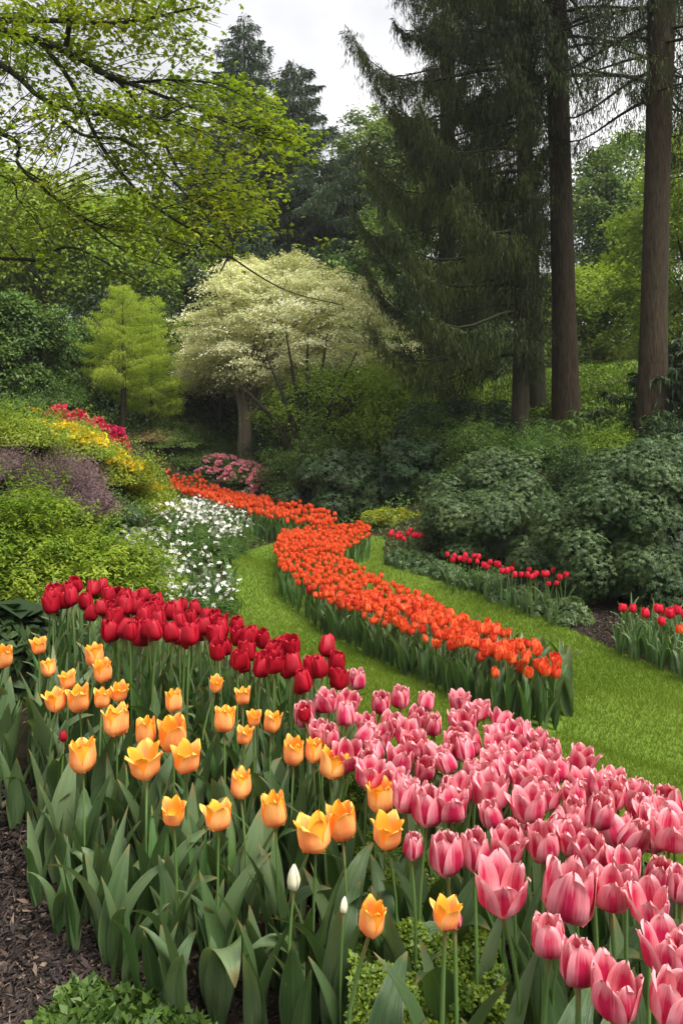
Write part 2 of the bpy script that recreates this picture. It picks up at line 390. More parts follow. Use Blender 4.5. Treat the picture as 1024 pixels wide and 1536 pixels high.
# orange bed outlines (heads seen about 0.4 m above the ground)
def polyhit(pts, off): return [hit(a, b, off)[:2] for a, b in pts]
OBED = polyhit([(846, 997), (760, 950), (640, 895), (562, 862), (510, 832), (520, 815), (557, 799), (550, 786), (480, 784), (425, 797), (412, 817),
                (422, 850), (455, 872), (520, 905), (600, 935), (700, 968), (780, 1000), (825, 1006)], .37)
FBED = polyhit([(248, 706), (300, 714), (400, 747), (506, 773), (500, 786), (430, 780), (350, 758), (290, 738), (256, 722)], .42)

def grass():
    a = Acc(); n = 520000
    # sample the lawn evenly in log distance so that near turf is densest
    d = np.exp(R.uniform(math.log(1.2), math.log(13.2), n)); x = np.where(R.random(n) < .8, R.uniform(-.36, .52, n) * d, R.uniform(0, 6.3, n))
    k = inpoly(x, d, LAWN); x, d = x[k], d[k]
    b = inpoly(x, d, OBED) & (R.random(len(x)) < 1); x, d = x[~b], d[~b]
    z = terr(x, d) + .004; n = len(x); s = np.clip(d / 4.5, .75, 1.9)
    P = np.stack([x, d, z], 1); ang = R.random(n) * 2 * PI
    lean = np.stack([np.cos(ang), np.sin(ang), np.zeros(n)], 1) * R.uniform(.1, .7, n)[:, None]
    D = unit(lean + np.array([0, 0, 1.0])); Nn = unit(np.stack([np.cos(ang + 1.3), np.sin(ang + 1.3), np.zeros(n) + .1], 1))
    h = R.uniform(.014, .034, n) * np.sqrt(s) * 1.1
    add_leaves(a, P, D, Nn, h, .0042 * s, .05, wide=.35)
    tag(a.obj('grass', M['grass']), 'short mown green grass covering the curving lawn', 'grass', kind='stuff')
grass()

# ------------------------------------------------------------------ tulips
def add_bloom(acc, seed, Rr=.5, Hh=1.0, top=.8, q=.55, Wm=.95, nu=7, nv=9, crinkle=.03, tipout=0.0, off=(0, 0, 0), sc=1.0, rot=0.0, tilt=0.0):
    g = np.random.default_rng(seed)
    us = np.linspace(-1, 1, nu); vs = np.linspace(0.0, 1, nv)
    vs = np.sin(vs * PI / 2) ** .9 * .999
    Vs = []
    for ring in (0, 1):
        for k in range(3):
            th = rot + (k + .5 * ring) * 2 * PI / 3 + g.normal(0, .07); tp = top * g.uniform(.88, 1.14) * (.9 if ring else 1); hh = Hh * g.uniform(.93, 1.05) * (1.02 if ring else 1)
            rr = Rr * (.86 if ring else 1); ph = g.uniform(0, 6)
            V = np.zeros((nv, nu, 3)); A = np.zeros((nv, nu, 3))
            for i, v in enumerate(vs):
                if v < .5: an = v / .5 * PI / 2; r = rr * math.sin(an); z = hh * .36 * (1 - math.cos(an))
                else: t = (v - .5) / .5; r = rr * (1 + (tp - 1) * t ** 1.5) + tipout * rr * max(0, t - .55) ** 2 * 4; z = hh * (.36 + .64 * t)
                s = v ** .86; wd = Wm * rr * max(.004, (4 * s * (1 - s))) ** q + .02 * rr
                an = us * wd / (rr * .92)
                x = r - rr * .92 * (1 - np.cos(an)) + crinkle * rr * np.sin(us * 5 + ph + v * 7) * v + .05 * rr * np.abs(us) ** 3 * v
                y = rr * .92 * np.sin(an)
                zz = z - .05 * hh * us ** 2 * v + crinkle * .8 * hh * np.cos(us * 6 + ph) * v ** 3
                V[i, :, 0] = x * math.cos(th) - y * math.sin(th); V[i, :, 1] = x * math.sin(th) + y * math.cos(th); V[i, :, 2] = zz
                A[i, :, 0] = us; A[i, :, 1] = v
            A[:, :, 2] = g.random() + (2 if ring else 0)
            I = np.arange(nv * nu).reshape(nv, nu)
            Q = np.stack([I[:-1, :-1], I[:-1, 1:], I[1:, 1:], I[1:, :-1]], -1).reshape(-1, 4)
            V = V.reshape(-1, 3)
            if tilt: c, s_ = math.cos(tilt), math.sin(tilt); V = V @ np.array([[c, 0, -s_], [0, 1, 0], [s_, 0, c]])
            acc.add(V * sc + np.array(off), Q, A.reshape(-1, 3))
def bloom_set(name, mat, n, **kw):
    res = []
    for i in range(n):
        a = Acc(); k = dict(kw)
        for key in ('top', 'Rr'):
            if isinstance(k.get(key), tuple): k[key] = float(np.linspace(k[key][0], k[key][1], n)[i])
        add_bloom(a, 100 + i * 7, **k); res.append(a.mesh(name, mat, True))
    return res
# unit: bloom height 1
BL = {
    'pink': bloom_set('pink_bloom', M['pink'], 7, top=(.62, 1.22), Rr=(.42, .53), q=.44, Wm=.93, crinkle=.075),
    'apricot': bloom_set('apricot_bloom', M['apricot'], 7, top=(.80, 1.15), Rr=(.40, .48), q=.52, Wm=1.02, crinkle=.065, tipout=.18),
    'red': bloom_set('red_bloom', M['red'], 6, top=(.50, .95), Rr=(.38, .46), q=.45, Wm=1.0, crinkle=.04),
    'orange': bloom_set('orange_bloom', M['orange'], 6, top=(.55, 1.1), Rr=(.38, .48), q=.6, nu=5, nv=7, crinkle=.06),
    'cherry': bloom_set('cherry_bloom', M['cherry'], 3, top=(.55, .9), Rr=(.40, .46), q=.5, nu=5, nv=6),
    'bud': bloom_set('tulip_bud', M['cream'], 1, top=.1, Rr=.26, q=.6, nu=5, nv=7, crinkle=.0),
}
def stem_mesh(seed):
    g = np.random.default_rng(seed); bx, by = g.normal(0, .035, 2)
    s = np.linspace(0, 1, 7); P = np.stack([bx * np.sin(s * PI) * 1.0 + g.normal(0, .02) * s * s, by * np.sin(s * PI), s], 1)
    a = Acc(); add_tube(a, P, np.linspace(.0098, .0078, 7), 6); me = a.mesh('stem', M['stem'], True)
    return me, P[-1]
BLW = {}
for _k, _l in BL.items():
    for _m in _l:
        _c = np.empty(len(_m.vertices) * 3); _m.vertices.foreach_get('co', _c); _c = _c.reshape(-1, 3); BLW[_m.name] = float(2 * np.percentile(np.hypot(_c[:, 0], _c[:, 1]), 92))
STEMS = [stem_mesh(i) for i in range(5)]
def leaf_arrays(seed, width=.15, bend=.5, nu=5, nv=10, twist=.4, curl=0.0):
    """a unit-long tulip leaf rising from the origin and arching towards +x; channelled, with wavy edges"""
    g = np.random.default_rng(seed); vs = np.linspace(0, 1, nv); us = np.linspace(-1, 1, nu)
    ang = (.10 + bend * vs ** 1.6 + curl * np.maximum(0, vs - .55) ** 1.2 * 4); ds = 1 / (nv - 1)
    x = np.concatenate([[0], np.cumsum(np.sin(ang[:-1]) * ds)]); z = np.concatenate([[0], np.cumsum(np.cos(ang[:-1]) * ds)])
    w_ = width * .5 * (np.sin(PI * np.clip(vs * .95 + .05, 0, 1) ** .92)) ** .8 * (1 - .35 * vs ** 3) * .95 + .004; w_[-1] = .003
    tw = twist * (vs - .2) * g.choice([-1, 1]); ph = g.uniform(0, 6)
    V = np.zeros((nv, nu, 3)); A = np.zeros((nv, nu, 3))
    for i in range(nv):
        nrm = np.array([-math.cos(ang[i]), 0, math.sin(ang[i])]); side = np.array([0, 1.0, 0])
        sd = side * math.cos(tw[i]) + nrm * math.sin(tw[i]); nn = -side * math.sin(tw[i]) + nrm * math.cos(tw[i])
        ch = (.55 - .3 * vs[i]) * w_[i] * us ** 2 + .10 * w_[i] * np.sin(vs[i] * 11 + ph) * us
        V[i] = np.array([x[i], 0, z[i]]) + us[:, None] * w_[i] * sd + ch[:, None] * nn
        A[i, :, 0] = us; A[i, :, 1] = vs[i]
    A[:, :, 2] = g.random()
    I = np.arange(nv * nu).reshape(nv, nu)
    return V.reshape(-1, 3), np.stack([I[:-1, :-1], I[:-1, 1:], I[1:, 1:], I[1:, :-1]], -1).reshape(-1, 4), A.reshape(-1, 3)
def leaf_mesh(seed, mat, **kw):
    a = Acc(); a.add(*leaf_arrays(seed, **kw)); return a.mesh('leaf', mat, True)
BROAD = [leaf_mesh(i, M['leaf'], width=wd, bend=b, twist=tw, curl=c, nv=14) for i, (wd, b, tw, c) in enumerate(
    [(.19, .35, .5, 0), (.16, .55, .8, 0), (.22, .25, .3, 0), (.20, .5, .6, .35), (.17, .8, .9, .3), (.24, .4, .4, .15), (.14, .3, 1.0, 0), (.21, .7, .5, .6)])]
NARROW = [leaf_mesh(30 + i, M[mt], width=wd, bend=b, twist=.8, curl=c, nv=10, nu=3) for i, (wd, b, c, mt) in enumerate(
    [(.085, .25, 0, 'leaf2'), (.07, .4, .1, 'leaf'), (.10, .55, .2, 'leaf2'), (.06, .15, 0, 'leaf'), (.09, .7, .5, 'leaf')])]
FLOPPY = [leaf_mesh(50 + i, M['leaf'], width=wd, bend=b, twist=.3, curl=c, nv=18, nu=7) for i, (wd, b, c) in enumerate([(.30, .9, 1.5), (.34, 1.1, .9), (.28, 1.2, 1.1)])]

PROTO = {}
def tulip(name, kind, base, h, size, label, group, leaves=3, lset=BROAD, lscale=(.55, .8), tilt=.08, rz=None, cat='tulip', variant=None, aspect=1.0):
    """base = point on the ground, h = stem height; parts: stem, bloom, leaves"""
    root = empty(name, base, 0); tag(root, label, cat, group)
    sm, top = STEMS[R.integers(len(STEMS))]; a = R.random() * 6.28; ca, sa = math.cos(a), math.sin(a)
    data_obj('stem', sm, root, rot=(0, 0, a), scale=(h, h, h))
    bm = BL[kind][R.integers(len(BL[kind])) if variant is None else variant]
    loc = (h * (top[0] * ca - top[1] * sa), h * (top[0] * sa + top[1] * ca), h * top[2] - size * .02)
    data_obj('bloom', bm, root, loc, (R.normal(0, tilt), R.normal(0, tilt), R.random() * 6.28 if rz is None else rz), (size * aspect, size * aspect, size))
    a0 = R.random() * 6.28
    for k in range(leaves):
        s = h * R.uniform(*lscale) * 1.15
        data_obj('leaf', lset[R.integers(len(lset))], root, (0, 0, -.01 + .02 * k), (0, 0, a0 + k * 2.4 + R.normal(0, .3)), (s, s, s))
    return root
def tulip_px(name, kind, px, py, wpx, off, label, group=None, hk=None, **kw):
    """stand a tulip so that its head, off metres above the ground, is where the photo shows it"""
    p = hit(px, py, off); g = T(p[0], p[1]); size = wpx * p[1] / F
    v = kw.pop('variant', None); v = int(R.integers(len(BL[kind]))) if v is None else v
    size = min(size / BLW[BL[kind][v].name], size * 1.2)
    hgt = (p[2] - g) - size * .5
    return tulip(name, kind, (p[0], p[1], g - .005), hgt, size, label, group, variant=v, **kw)

AP = 'apricot orange tulip'
APS = [
 (60, 967, 26, 'small apricot tulip highest up, below the left end of the crimson row'), (8, 981, 28, 'apricot tulip cut by the left edge of the picture'),
 (137, 980, 29, 'upright apricot tulip just under the first hanging crimson bloom'), (74, 1000, 23, 'smallest apricot tulip, below and right of the highest one'),
 (157, 1003, 29, 'apricot tulip with petals flared to the right under the crimson tulips'), (100, 1017, 28, 'closed cup apricot tulip above the crowded pair at the left'),
 (88, 1047, 36, 'wide apricot tulip at the left of the crowded four'), (121, 1045, 37, 'broad apricot tulip in the middle of the crowded four'),
 (154, 1045, 27, 'narrow apricot tulip between two others in the crowded four'), (179, 1035, 29, 'upright apricot tulip at the right of the crowded four'),
 (175, 1080, 44, 'wide open apricot tulip below the crowded four'), (255, 1049, 28, 'lone apricot tulip with pointed petals in front of thin green stems'),
 (324, 1023, 24, 'small golden tulip close below the crimson bank'), (366, 1041, 27, 'small golden tulip right of another below the crimson bank'),
 (338, 1077, 33, 'broad apricot tulip left of the touching pair'), (382, 1075, 24, 'apricot tulip half hidden behind its neighbour in the touching pair'),
 (405, 1080, 30, 'front tulip of the touching apricot pair under the crimson bank'), (364, 1100, 28, 'closed apricot tulip just below the touching pair'),
 (222, 1094, 34, 'orange tulip at the left of the large open pair'), (262, 1093, 44, 'large open orange tulip with spread petals beside a smaller one'),
 (127, 1130, 42, 'open apricot tulip with pointed petals near the tiny red bud'), (219, 1138, 58, 'fully opened orange tulip with petals spread sideways'),
 (282, 1134, 50, 'big orange tulip right of the fully opened one'), (442, 1123, 34, 'golden tulip left of two others near the pink bed'),
 (470, 1123, 30, 'orange tulip half hidden between two golden ones near the pink bed'), (495, 1144, 50, 'large golden tulip with spread petals touching the pink bed'),
 (367, 1176, 35, 'apricot tulip with one petal bent outward, standing alone in mid bed'), (259, 1213, 40, 'orange tulip standing left of the wide pale one'),
 (326, 1221, 49, 'pale apricot tulip opened wide with cream outer petals'), (415, 1215, 42, 'apricot tulip on a tall bare stem left of the largest bloom'),
 (472, 1243, 64, 'largest apricot tulip of the bed with flushed outer petals'), (512, 1226, 46, 'golden tulip tucked behind the largest apricot bloom'),
 (573, 1190, 42, 'deep yellow tulip in front of the first pink tulips'), (581, 1245, 54, 'tall golden orange tulip in front of the green cover plants'),
 (558, 1370, 42, 'slim orange tulip low at the front over the green cover'), (665, 1367, 50, 'golden tulip with sharp pointed petals below the pink bed')]
for i, (px, py, wp, lb) in enumerate(APS):
    off = .46 if py < 1250 else .50
    tulip_px('apricot_tulip', 'apricot', px, py, wp * .95, off, lb, 'apricot tulips in the front bed', variant=(6 if wp > 48 else int(R.integers(0, 6))), lscale=(.55, .8), tilt=.10)
# strays and buds
tulip_px('white_tulip_bud', 'bud', 441, 1313, 34, .42, 'pointed white tulip bud among the leaves of the front bed', None, leaves=2, cat='tulip bud', tilt=.03)
tulip_px('cream_tulip_bud', 'bud', 513, 1356, 20, .36, 'small cream bud lying low beside the white pointed bud', None, leaves=1, cat='tulip bud', tilt=.5)
tulip_px('red_tulip_bud', 'red', 95, 1102, 13, .40, 'tiny red tulip bud alone among green leaves at the left', None, leaves=1, cat='tulip bud', variant=0)
tulip_px('pink_tulip_bud', 'pink', 615, 1264, 31, .46, 'small closed pink tulip right of the tall golden one', None, leaves=2, cat='tulip bud', variant=0)
tulip_px('pink_tulip_bud', 'pink', 684, 1372, 24, .46, 'narrow pink bud hiding behind the sharp petalled golden tulip', None, leaves=1, cat='tulip bud', variant=0)

PG = 'pink tulips crowded in the bed beside the lawn'
PKS = [(752, 1328, 84, 6, 'largest wide open pink tulip on a double stem'), (851, 1333, 78, 3, 'large rounded pink tulip right of the largest open one'),
 (914, 1327, 60, 4, 'pink tulip leaning against the large rounded one'), (968, 1350, 62, 5, 'broad pink tulip right of the leaning one above the lowest blooms'),
 (671, 1277, 50, 1, 'closed striped pink tulip left of the bloom pair, nearest the green cover'), (822, 1402, 50, 2, 'smaller pink tulip under the large rounded one'),
 (861, 1441, 54, 1, 'closed pink tulip below and right of the smaller one'), (925, 1485, 76, 4, 'big pink tulip at the bottom with one petal bent out'),
 (1000, 1498, 68, 3, 'pink tulip in the bottom corner beside the big bent one'), (978, 1415, 74, 5, 'wide deep pink tulip above the bottom corner'),
 (1022, 1432, 50, 3, 'pink tulip cut by the picture edge above the bottom corner'), (1026, 1325, 44, 2, 'dark pink tulip cut by the picture edge, slim and upright'),
 (675, 1208, 54, 6, 'open pink tulip right of the deep yellow one, petal spread'), (633, 1204, 48, 2, 'pink tulip overlapped by the open one near the deep yellow tulip'),
 (607, 1192, 44, 3, 'pink tulip directly behind the deep yellow tulip'), (553, 1158, 50, 6, 'open pink tulip at the bed corner above the deep yellow one'),
 (732, 1184, 56, 4, 'rounded pink tulip with folded front petal in the third row'), (714, 1270, 46, 1, 'pink tulip left in the close bloom pair behind the largest'),
 (760, 1266, 54, 5, 'pink tulip right in the close bloom pair behind the largest'), (810, 1257, 48, 2, 'upright pink tulip above the large rounded one'),
 (856, 1254, 46, 4, 'pink tulip with a split side petal above the leaning one'), (535, 1018, 28, 3, 'lone pink tulip standing above the grass by the crimson row'),
 (691, 1050, 36, 6, 'pink tulip opened flat at the back edge by the lawn'), (726, 1062, 30, 6, 'pink tulip at the back edge leaning towards the lawn'),
 (895, 1272, 50, 3, 'pink tulip between the split one and a deep pink neighbour'), (940, 1290, 50, 5, 'crumpled pink tulip above the broad one')]
taken = []
for px, py, wp, vr, lb in PKS:
    off = .55 if py > 1380 else (.50 if py > 1100 else .46)
    o_ = tulip_px('pink_tulip', 'pink', px, py, wp, off, lb, PG, variant=vr, leaves=2, lscale=(.5, .8)); taken.append((o_.location.x, o_.location.y))
PPOLY = polyhit([(455, 1062), (478, 1034), (520, 1047), (560, 1043), (640, 1045), (760, 1078), (830, 1113), (900, 1148), (985, 1178), (1070, 1205), (1075, 1330), (1000, 1300),
                 (900, 1262), (840, 1238), (760, 1235), (700, 1215), (640, 1185), (585, 1165), (540, 1140), (495, 1115)], .50)
pp = poisson(PPOLY, .074, seed=3); nlab = 0
for x, y in pp:
    if min(math.hypot(x - a, y - b) for a, b in taken) < .06: continue
    tulip('pink_tulip', 'pink', (x, y, T(x, y) - .005), R.uniform(.41, .48), R.uniform(.062, .078), 'pale edged pink tulip packed among its like in the pink bed', PG,
          leaves=2, lscale=(.5, .85), lset=BROAD[:3] + NARROW, tilt=.24)

# crimson row
RPOLY = polyhit([(62, 893), (100, 888), (200, 893), (290, 925), (360, 955), (430, 975), (512, 995), (505, 1012), (455, 1030), (400, 1008), (330, 992), (260, 962), (190, 948), (130, 912), (72, 905)], .52)
rp = poisson(RPOLY, .074, seed=5)
for x, y in rp:
    tulip('crimson_tulip', 'red', (x, y, T(x, y) - .005), R.uniform(.46, .54), R.uniform(.068, .086), 'dark crimson tulip in the dense row on tall thin stems', 'crimson tulips in the long row',
          leaves=3, lscale=(.45, .75), lset=NARROW, tilt=.18)
for px, py, wp, lb in [(168, 943, 30, 'crimson tulip hanging lowest at the left of the row'), (212, 948, 32, 'crimson tulip with a curled white tipped petal below the row'),
                       (84, 893, 34, 'crimson tulip at the left end of the row'), (431, 968, 28, 'crimson tulip standing out of the row against the grass'),
                       (450, 1028, 20, 'small crimson tulip under the right end of the row'), (500, 997, 30, 'crimson tulip at the right end of the row, next to the pink ones'),
                       (456, 1068, 20, 'crimson tulip deep between the row and the pink bed')]:
    tulip_px('crimson_tulip', 'red', px, py, wp, .50, lb, 'crimson tulips in the long row', lset=NARROW)
# extra thin bare stems and narrow leaves below the row: plants without a flower
def leaf_plant(name, x, y, h, n, lset, label, group, cat='tulip plant', bend=1.0):
    r = empty(name, (x, y, T(x, y) - .005)); tag(r, label, cat, group); a0 = R.random() * 6.28
    for k in range(n):
        s = h * R.uniform(.7, 1.1); data_obj('leaf', lset[R.integers(len(lset))], r, (R.normal(0, .012), R.normal(0, .012), 0), (0, 0, a0 + k * 2.4), (s, s, s))
    return r
SPOLY = polyhit([(60, 1085), (150, 1080), (240, 1110), (330, 1140), (420, 1170), (480, 1150), (470, 1060), (380, 1040), (300, 1010), (180, 960), (60, 940)], .12)
for x, y in poisson(SPOLY, .085, seed=8):
    leaf_plant('narrow_leaf_tulip_plant', x, y, R.uniform(.30, .46), 4, NARROW, 'narrow leaved tulip plant without a flower below the crimson row', 'flowerless narrow leaved tulip plants')
BPOLY = polyhit([(0, 1110), (-10, 1225), (30, 1280), (50, 1360), (90, 1420), (150, 1475), (230, 1520), (300, 1590), (420, 1600), (520, 1600), (510, 1430), (490, 1330), (470, 1240), (450, 1180), (420, 1180), (300, 1140), (200, 1110)], .0)
for x, y in poisson(BPOLY, .092, seed=9):
    leaf_plant('broad_leaf_tulip_plant', x, y, R.uniform(.25, .40), 4, BROAD + NARROW[:3] + BROAD[:2], 'broad leaved tulip plant without a flower in the front bed', 'flowerless broad leaved tulip plants')
for px, py, a, s, lb in [(265, 1440, 2.6, .34, 'tulip leaf plant at the mulch edge with a leaf flopping to the left'), (330, 1530, -1.2, .36, 'tulip plant with a big bluish leaf arching over at the bottom'),
                         (150, 1380, 3.0, .30, 'tulip plant with drooping leaves over the dark mulch'), (470, 1545, 3.3, .34, 'tulip plant with a leaf curling down at the bottom middle'), (600, 1560, .4, .34, 'tulip plant with a broad leaf arching right below the orange tulip')]:
    p = hit(px, py); r = empty('broad_leaf_tulip_plant', (p[0], p[1], p[2] - .01)); tag(r, lb, 'tulip plant')
    for k in range(3):
        data_obj('leaf', (FLOPPY if k == 0 else BROAD)[(k + int(px)) % 3], r, (0, 0, 0), (0, 0, a + k * 1.9), (s, s, s))

# orange bed: nearest 300 as individuals, the rest one mass
op = poisson(OBED, .068, tries=120000, seed=12); op = op[np.argsort(np.hypot(op[:, 0], op[:, 1]))]
for x, y in op[:300]:
    tulip('orange_tulip', 'orange', (x, y, T(x, y) - .005), R.uniform(.28, .385), R.uniform(.056, .078), 'flame orange tulip in the near end of the curved bed', 'orange tulips in the near end of the curved bed',
          leaves=3, lscale=(.6, .95), lset=BROAD[:5] + NARROW[:3], tilt=.15)
for px, py, wp, kd, lb in [(465, 883, 13, 'cherry', 'lone red tulip low at the left side of the orange bed'), (510, 908, 12, 'cherry', 'second lone red tulip low beside the orange bed'),
                           (742, 1007, 14, 'orange', 'lone orange tulip below the edge of the orange bed'), (787, 997, 15, 'orange', 'orange tulip hanging lowest near the tip of the bed')]:
    tulip_px('orange_tulip' if kd == 'orange' else 'red_tulip', kd, px, py, wp, .30, lb, None, leaves=3, lset=NARROW)
def mass():
    bl = []; 
    for i in range(5):
        a = Acc(); add_bloom(a, 300 + i, .45, 1.0, .6 + .12 * i, .6, .98, 3, 5, .08); bl.append(a.arrays())
    lf = [leaf_arrays(400 + i, .12, .25 + .1 * i, 3, 5, .6) for i in range(5)]
    A1, A2 = Acc(), Acc()
    fp = poisson(FBED, .10, tries=60000, seed=14)
    pts = [(x, y, 1.0) for x, y in op[300:]] + [(x, y, 1.35) for x, y in fp]
    for x, y, k in pts:
        z = T(x, y); h = R.uniform(.30, .40) if k == 1 else R.uniform(.36, .45); s = R.uniform(.055, .073) * k; a = R.random() * 6.28; c, sn = math.cos(a), math.sin(a); Rm = np.array([[c, sn, 0], [-sn, c, 0], [0, 0, 1]])
        V, Q, A = bl[R.integers(5)]; A = A.copy(); A[:, 2] += 0
        A1.add(V @ Rm * s + np.array([x, y, z + h - s * .3]), Q, A)
        for _ in range(2):
            V, Q, A = lf[R.integers(5)]; a = R.random() * 6.28; c, sn = math.cos(a), math.sin(a); Rm = np.array([[c, sn, 0], [-sn, c, 0], [0, 0, 1]])
            A2.add(V @ Rm * (h * R.uniform(.7, .98) * (k ** .3)) + np.array([x, y, z]), Q, A)
    V1, Q1, B1 = A1.arrays(); V2, Q2, B2 = A2.arrays(); nq = len(Q1)
    a = Acc(); a.add(V1, Q1, B1); a.add(V2, Q2, B2); me = a.mesh('orange_tulip_mass', M['orange'], True); me.materials.append(M['leaf2'])
    mi = np.zeros(nq + len(Q2), np.int32); mi[nq:] = 1; me.polygons.foreach_set("material_index", mi)
    tag(data_obj('orange_tulip_mass', me), 'mass of far orange tulips winding in bands through the garden', 'tulips', kind='stuff')
mass()
# side leaves spilling from the orange bed on its left flank
EDGE = polyhit([(436, 850), (480, 885), (560, 920), (660, 950), (760, 985), (850, 1000), (856, 1052), (810, 1050), (705, 1008), (610, 965), (535, 925), (460, 872)], .10)
for x, y in poisson(EDGE, .10, seed=17):
    leaf_plant('bed_edge_tulip_plant', x, y, R.uniform(.26, .38), 4, BROAD[:5] + NARROW, 'leafy tulip plant without a flower edging the orange bed', 'flowerless tulip plants edging the orange bed')

# red tulips along the right border
k = 0
for i in range(34):
    f = i / 33; px = 672 + f * 172 + R.normal(0, 2.5); py = 831 + f * 34 + R.normal(0, 4.5) + (3 if .3 < f < .8 else 0)
    tulip_px('red_border_tulip', 'cherry', px, py, R.uniform(7, 9.2), .42, 'cherry red tulip in the line behind the low box edging', 'cherry red tulips behind the box edging', leaves=2, lset=NARROW)
for i in range(11):
    tulip_px('red_border_tulip', 'cherry', 584 + i * 4.4 + R.normal(0, 1), 802 + R.normal(0, 3.5), R.uniform(6.5, 8), .38, 'cherry red tulip in the small group beside the yellow green hedge', 'cherry red tulips beside the yellow green hedge', leaves=1, lset=NARROW)
for px, py, wp, kd, lb in [(933, 910, 12, 'cherry', 'red tulip standing leftmost over the bluish leaves'), (948, 911, 12, 'cherry', 'red tulip second from the mulch in the border group'),
        (967, 918, 14, 'cherry', 'red tulip with a cleft top, third from the mulch'), (987, 912, 14, 'cherry', 'bright red tulip at the left of the close border group'),
        (991, 930, 12, 'cherry', 'low pinkish red tulip under the close border group'), (1004, 918, 15, 'cherry', 'large red tulip in the middle of the close border group'),
        (1015, 914, 13, 'cherry', 'red tulip in the close border group by the picture edge'), (1025, 920, 13, 'cherry', 'red tulip cut by the edge in the border group'), (1019, 942, 12, 'orange', 'single orange tulip under the red border group')]:
    tulip_px('red_border_tulip', kd, px, py, wp, .38, lb, None, leaves=2, lset=NARROW)
RP = polyhit([(925, 985), (1000, 1012), (1100, 1050), (1120, 1000), (1030, 960), (940, 940)], .0)
for x, y in poisson(RP, .085, seed=21):
    leaf_plant('bluish_leaf_plant', x, y, R.uniform(.24, .34), 7, NARROW, 'thin bluish green leaf clump under the red border tulips', 'thin leaf clumps under the red border tulips')

# ------------------------------------------------------------------ shrubs, ground cover
def dome(acc, C, rad, nl, n, leaf, seed, lobe=.33, asp=.38, up=.5, whorl=1, full=False, squash=.75, core=True, reject=.55, droop=.25, flat=0.0, lobes=None):
    """leaves on the shells of many lobes arranged over a dome (or whole ellipsoid)"""
    g = np.random.default_rng(seed); rad = np.array(rad, float)
    v = unit(g.normal(size=(nl * 3, 3)));
    if not full: v[:, 2] = np.abs(v[:, 2]) * 1.05 - .05
    v = unit(v)[:nl]
    c = v * rad * g.uniform(.62, .86, (nl, 1)) if lobes is None else np.asarray(lobes, float)
    v = unit(c / rad); nl = len(c)
    lr = lobe * rad.mean() * g.uniform(.65, 1.25, nl)
    m = max(1, n // whorl); k = g.integers(0, nl, int(m * 1.6))
    d = unit(g.normal(size=(len(k), 3))); s = (d * v[k]).sum(1) < -.25; d[s] *= -1
    # clumpy shell: gather points towards random sub-centres
    sub = unit(g.normal(size=(nl, 9, 3))); pick = sub[k, g.integers(0, 9, len(k))]
    d = unit(d + pick * g.uniform(.0, .9, (len(k), 1)))
    rr = lr[k][:, None] * (1 - .35 * g.random((len(k), 1)) ** 2)
    p = c[k] + d * rr * np.array([1, 1, squash])
    qn = np.linalg.norm(p / rad, axis=1); keep = qn > reject
    if not full: keep &= p[:, 2] > -.02
    p, d = p[keep][:m], d[keep][:m]
    if core:
        nc = max(60, n // 14); cc = unit(g.normal(size=(nc, 3)));
        if not full: cc[:, 2] = np.abs(cc[:, 2])
        pc = cc * rad * g.uniform(.5, .72, (nc, 1))
    nrm = unit(d + np.array([0, 0, up]) + g.normal(size=p.shape) * .35)
    if flat: nrm = unit(nrm * (1 - flat) + np.array([0, 0, 1.0]) * flat)
    Cc = np.array(C, float); base_r = g.random(len(p))
    for j in range(whorl):
        a = g.random(len(p)) * .6 + j * 2 * PI / whorl
        t1 = unit(np.cross(nrm, np.array([.3, .2, .93]))); t2 = np.cross(nrm, t1)
        D = t1 * np.cos(a)[:, None] + t2 * np.sin(a)[:, None]
        if whorl == 1: D = unit(D + d * .5)
        D = unit(D + nrm * .25 - np.array([0, 0, droop]))
        L = leaf * g.uniform(.7, 1.25, len(p))
        add_leaves(acc, p + Cc, D, nrm, L, L * asp, .2, rnd=np.clip(base_r * .6 + g.random(len(p)) * .4, 0, 1))
    if core:
        L = leaf * 2.6; D = unit(np.cross(cc, g.normal(size=cc.shape)))
        add_leaves(acc, pc + Cc, D, cc, L, L * .8, .1, rnd=np.zeros(len(pc)))
    return c + Cc
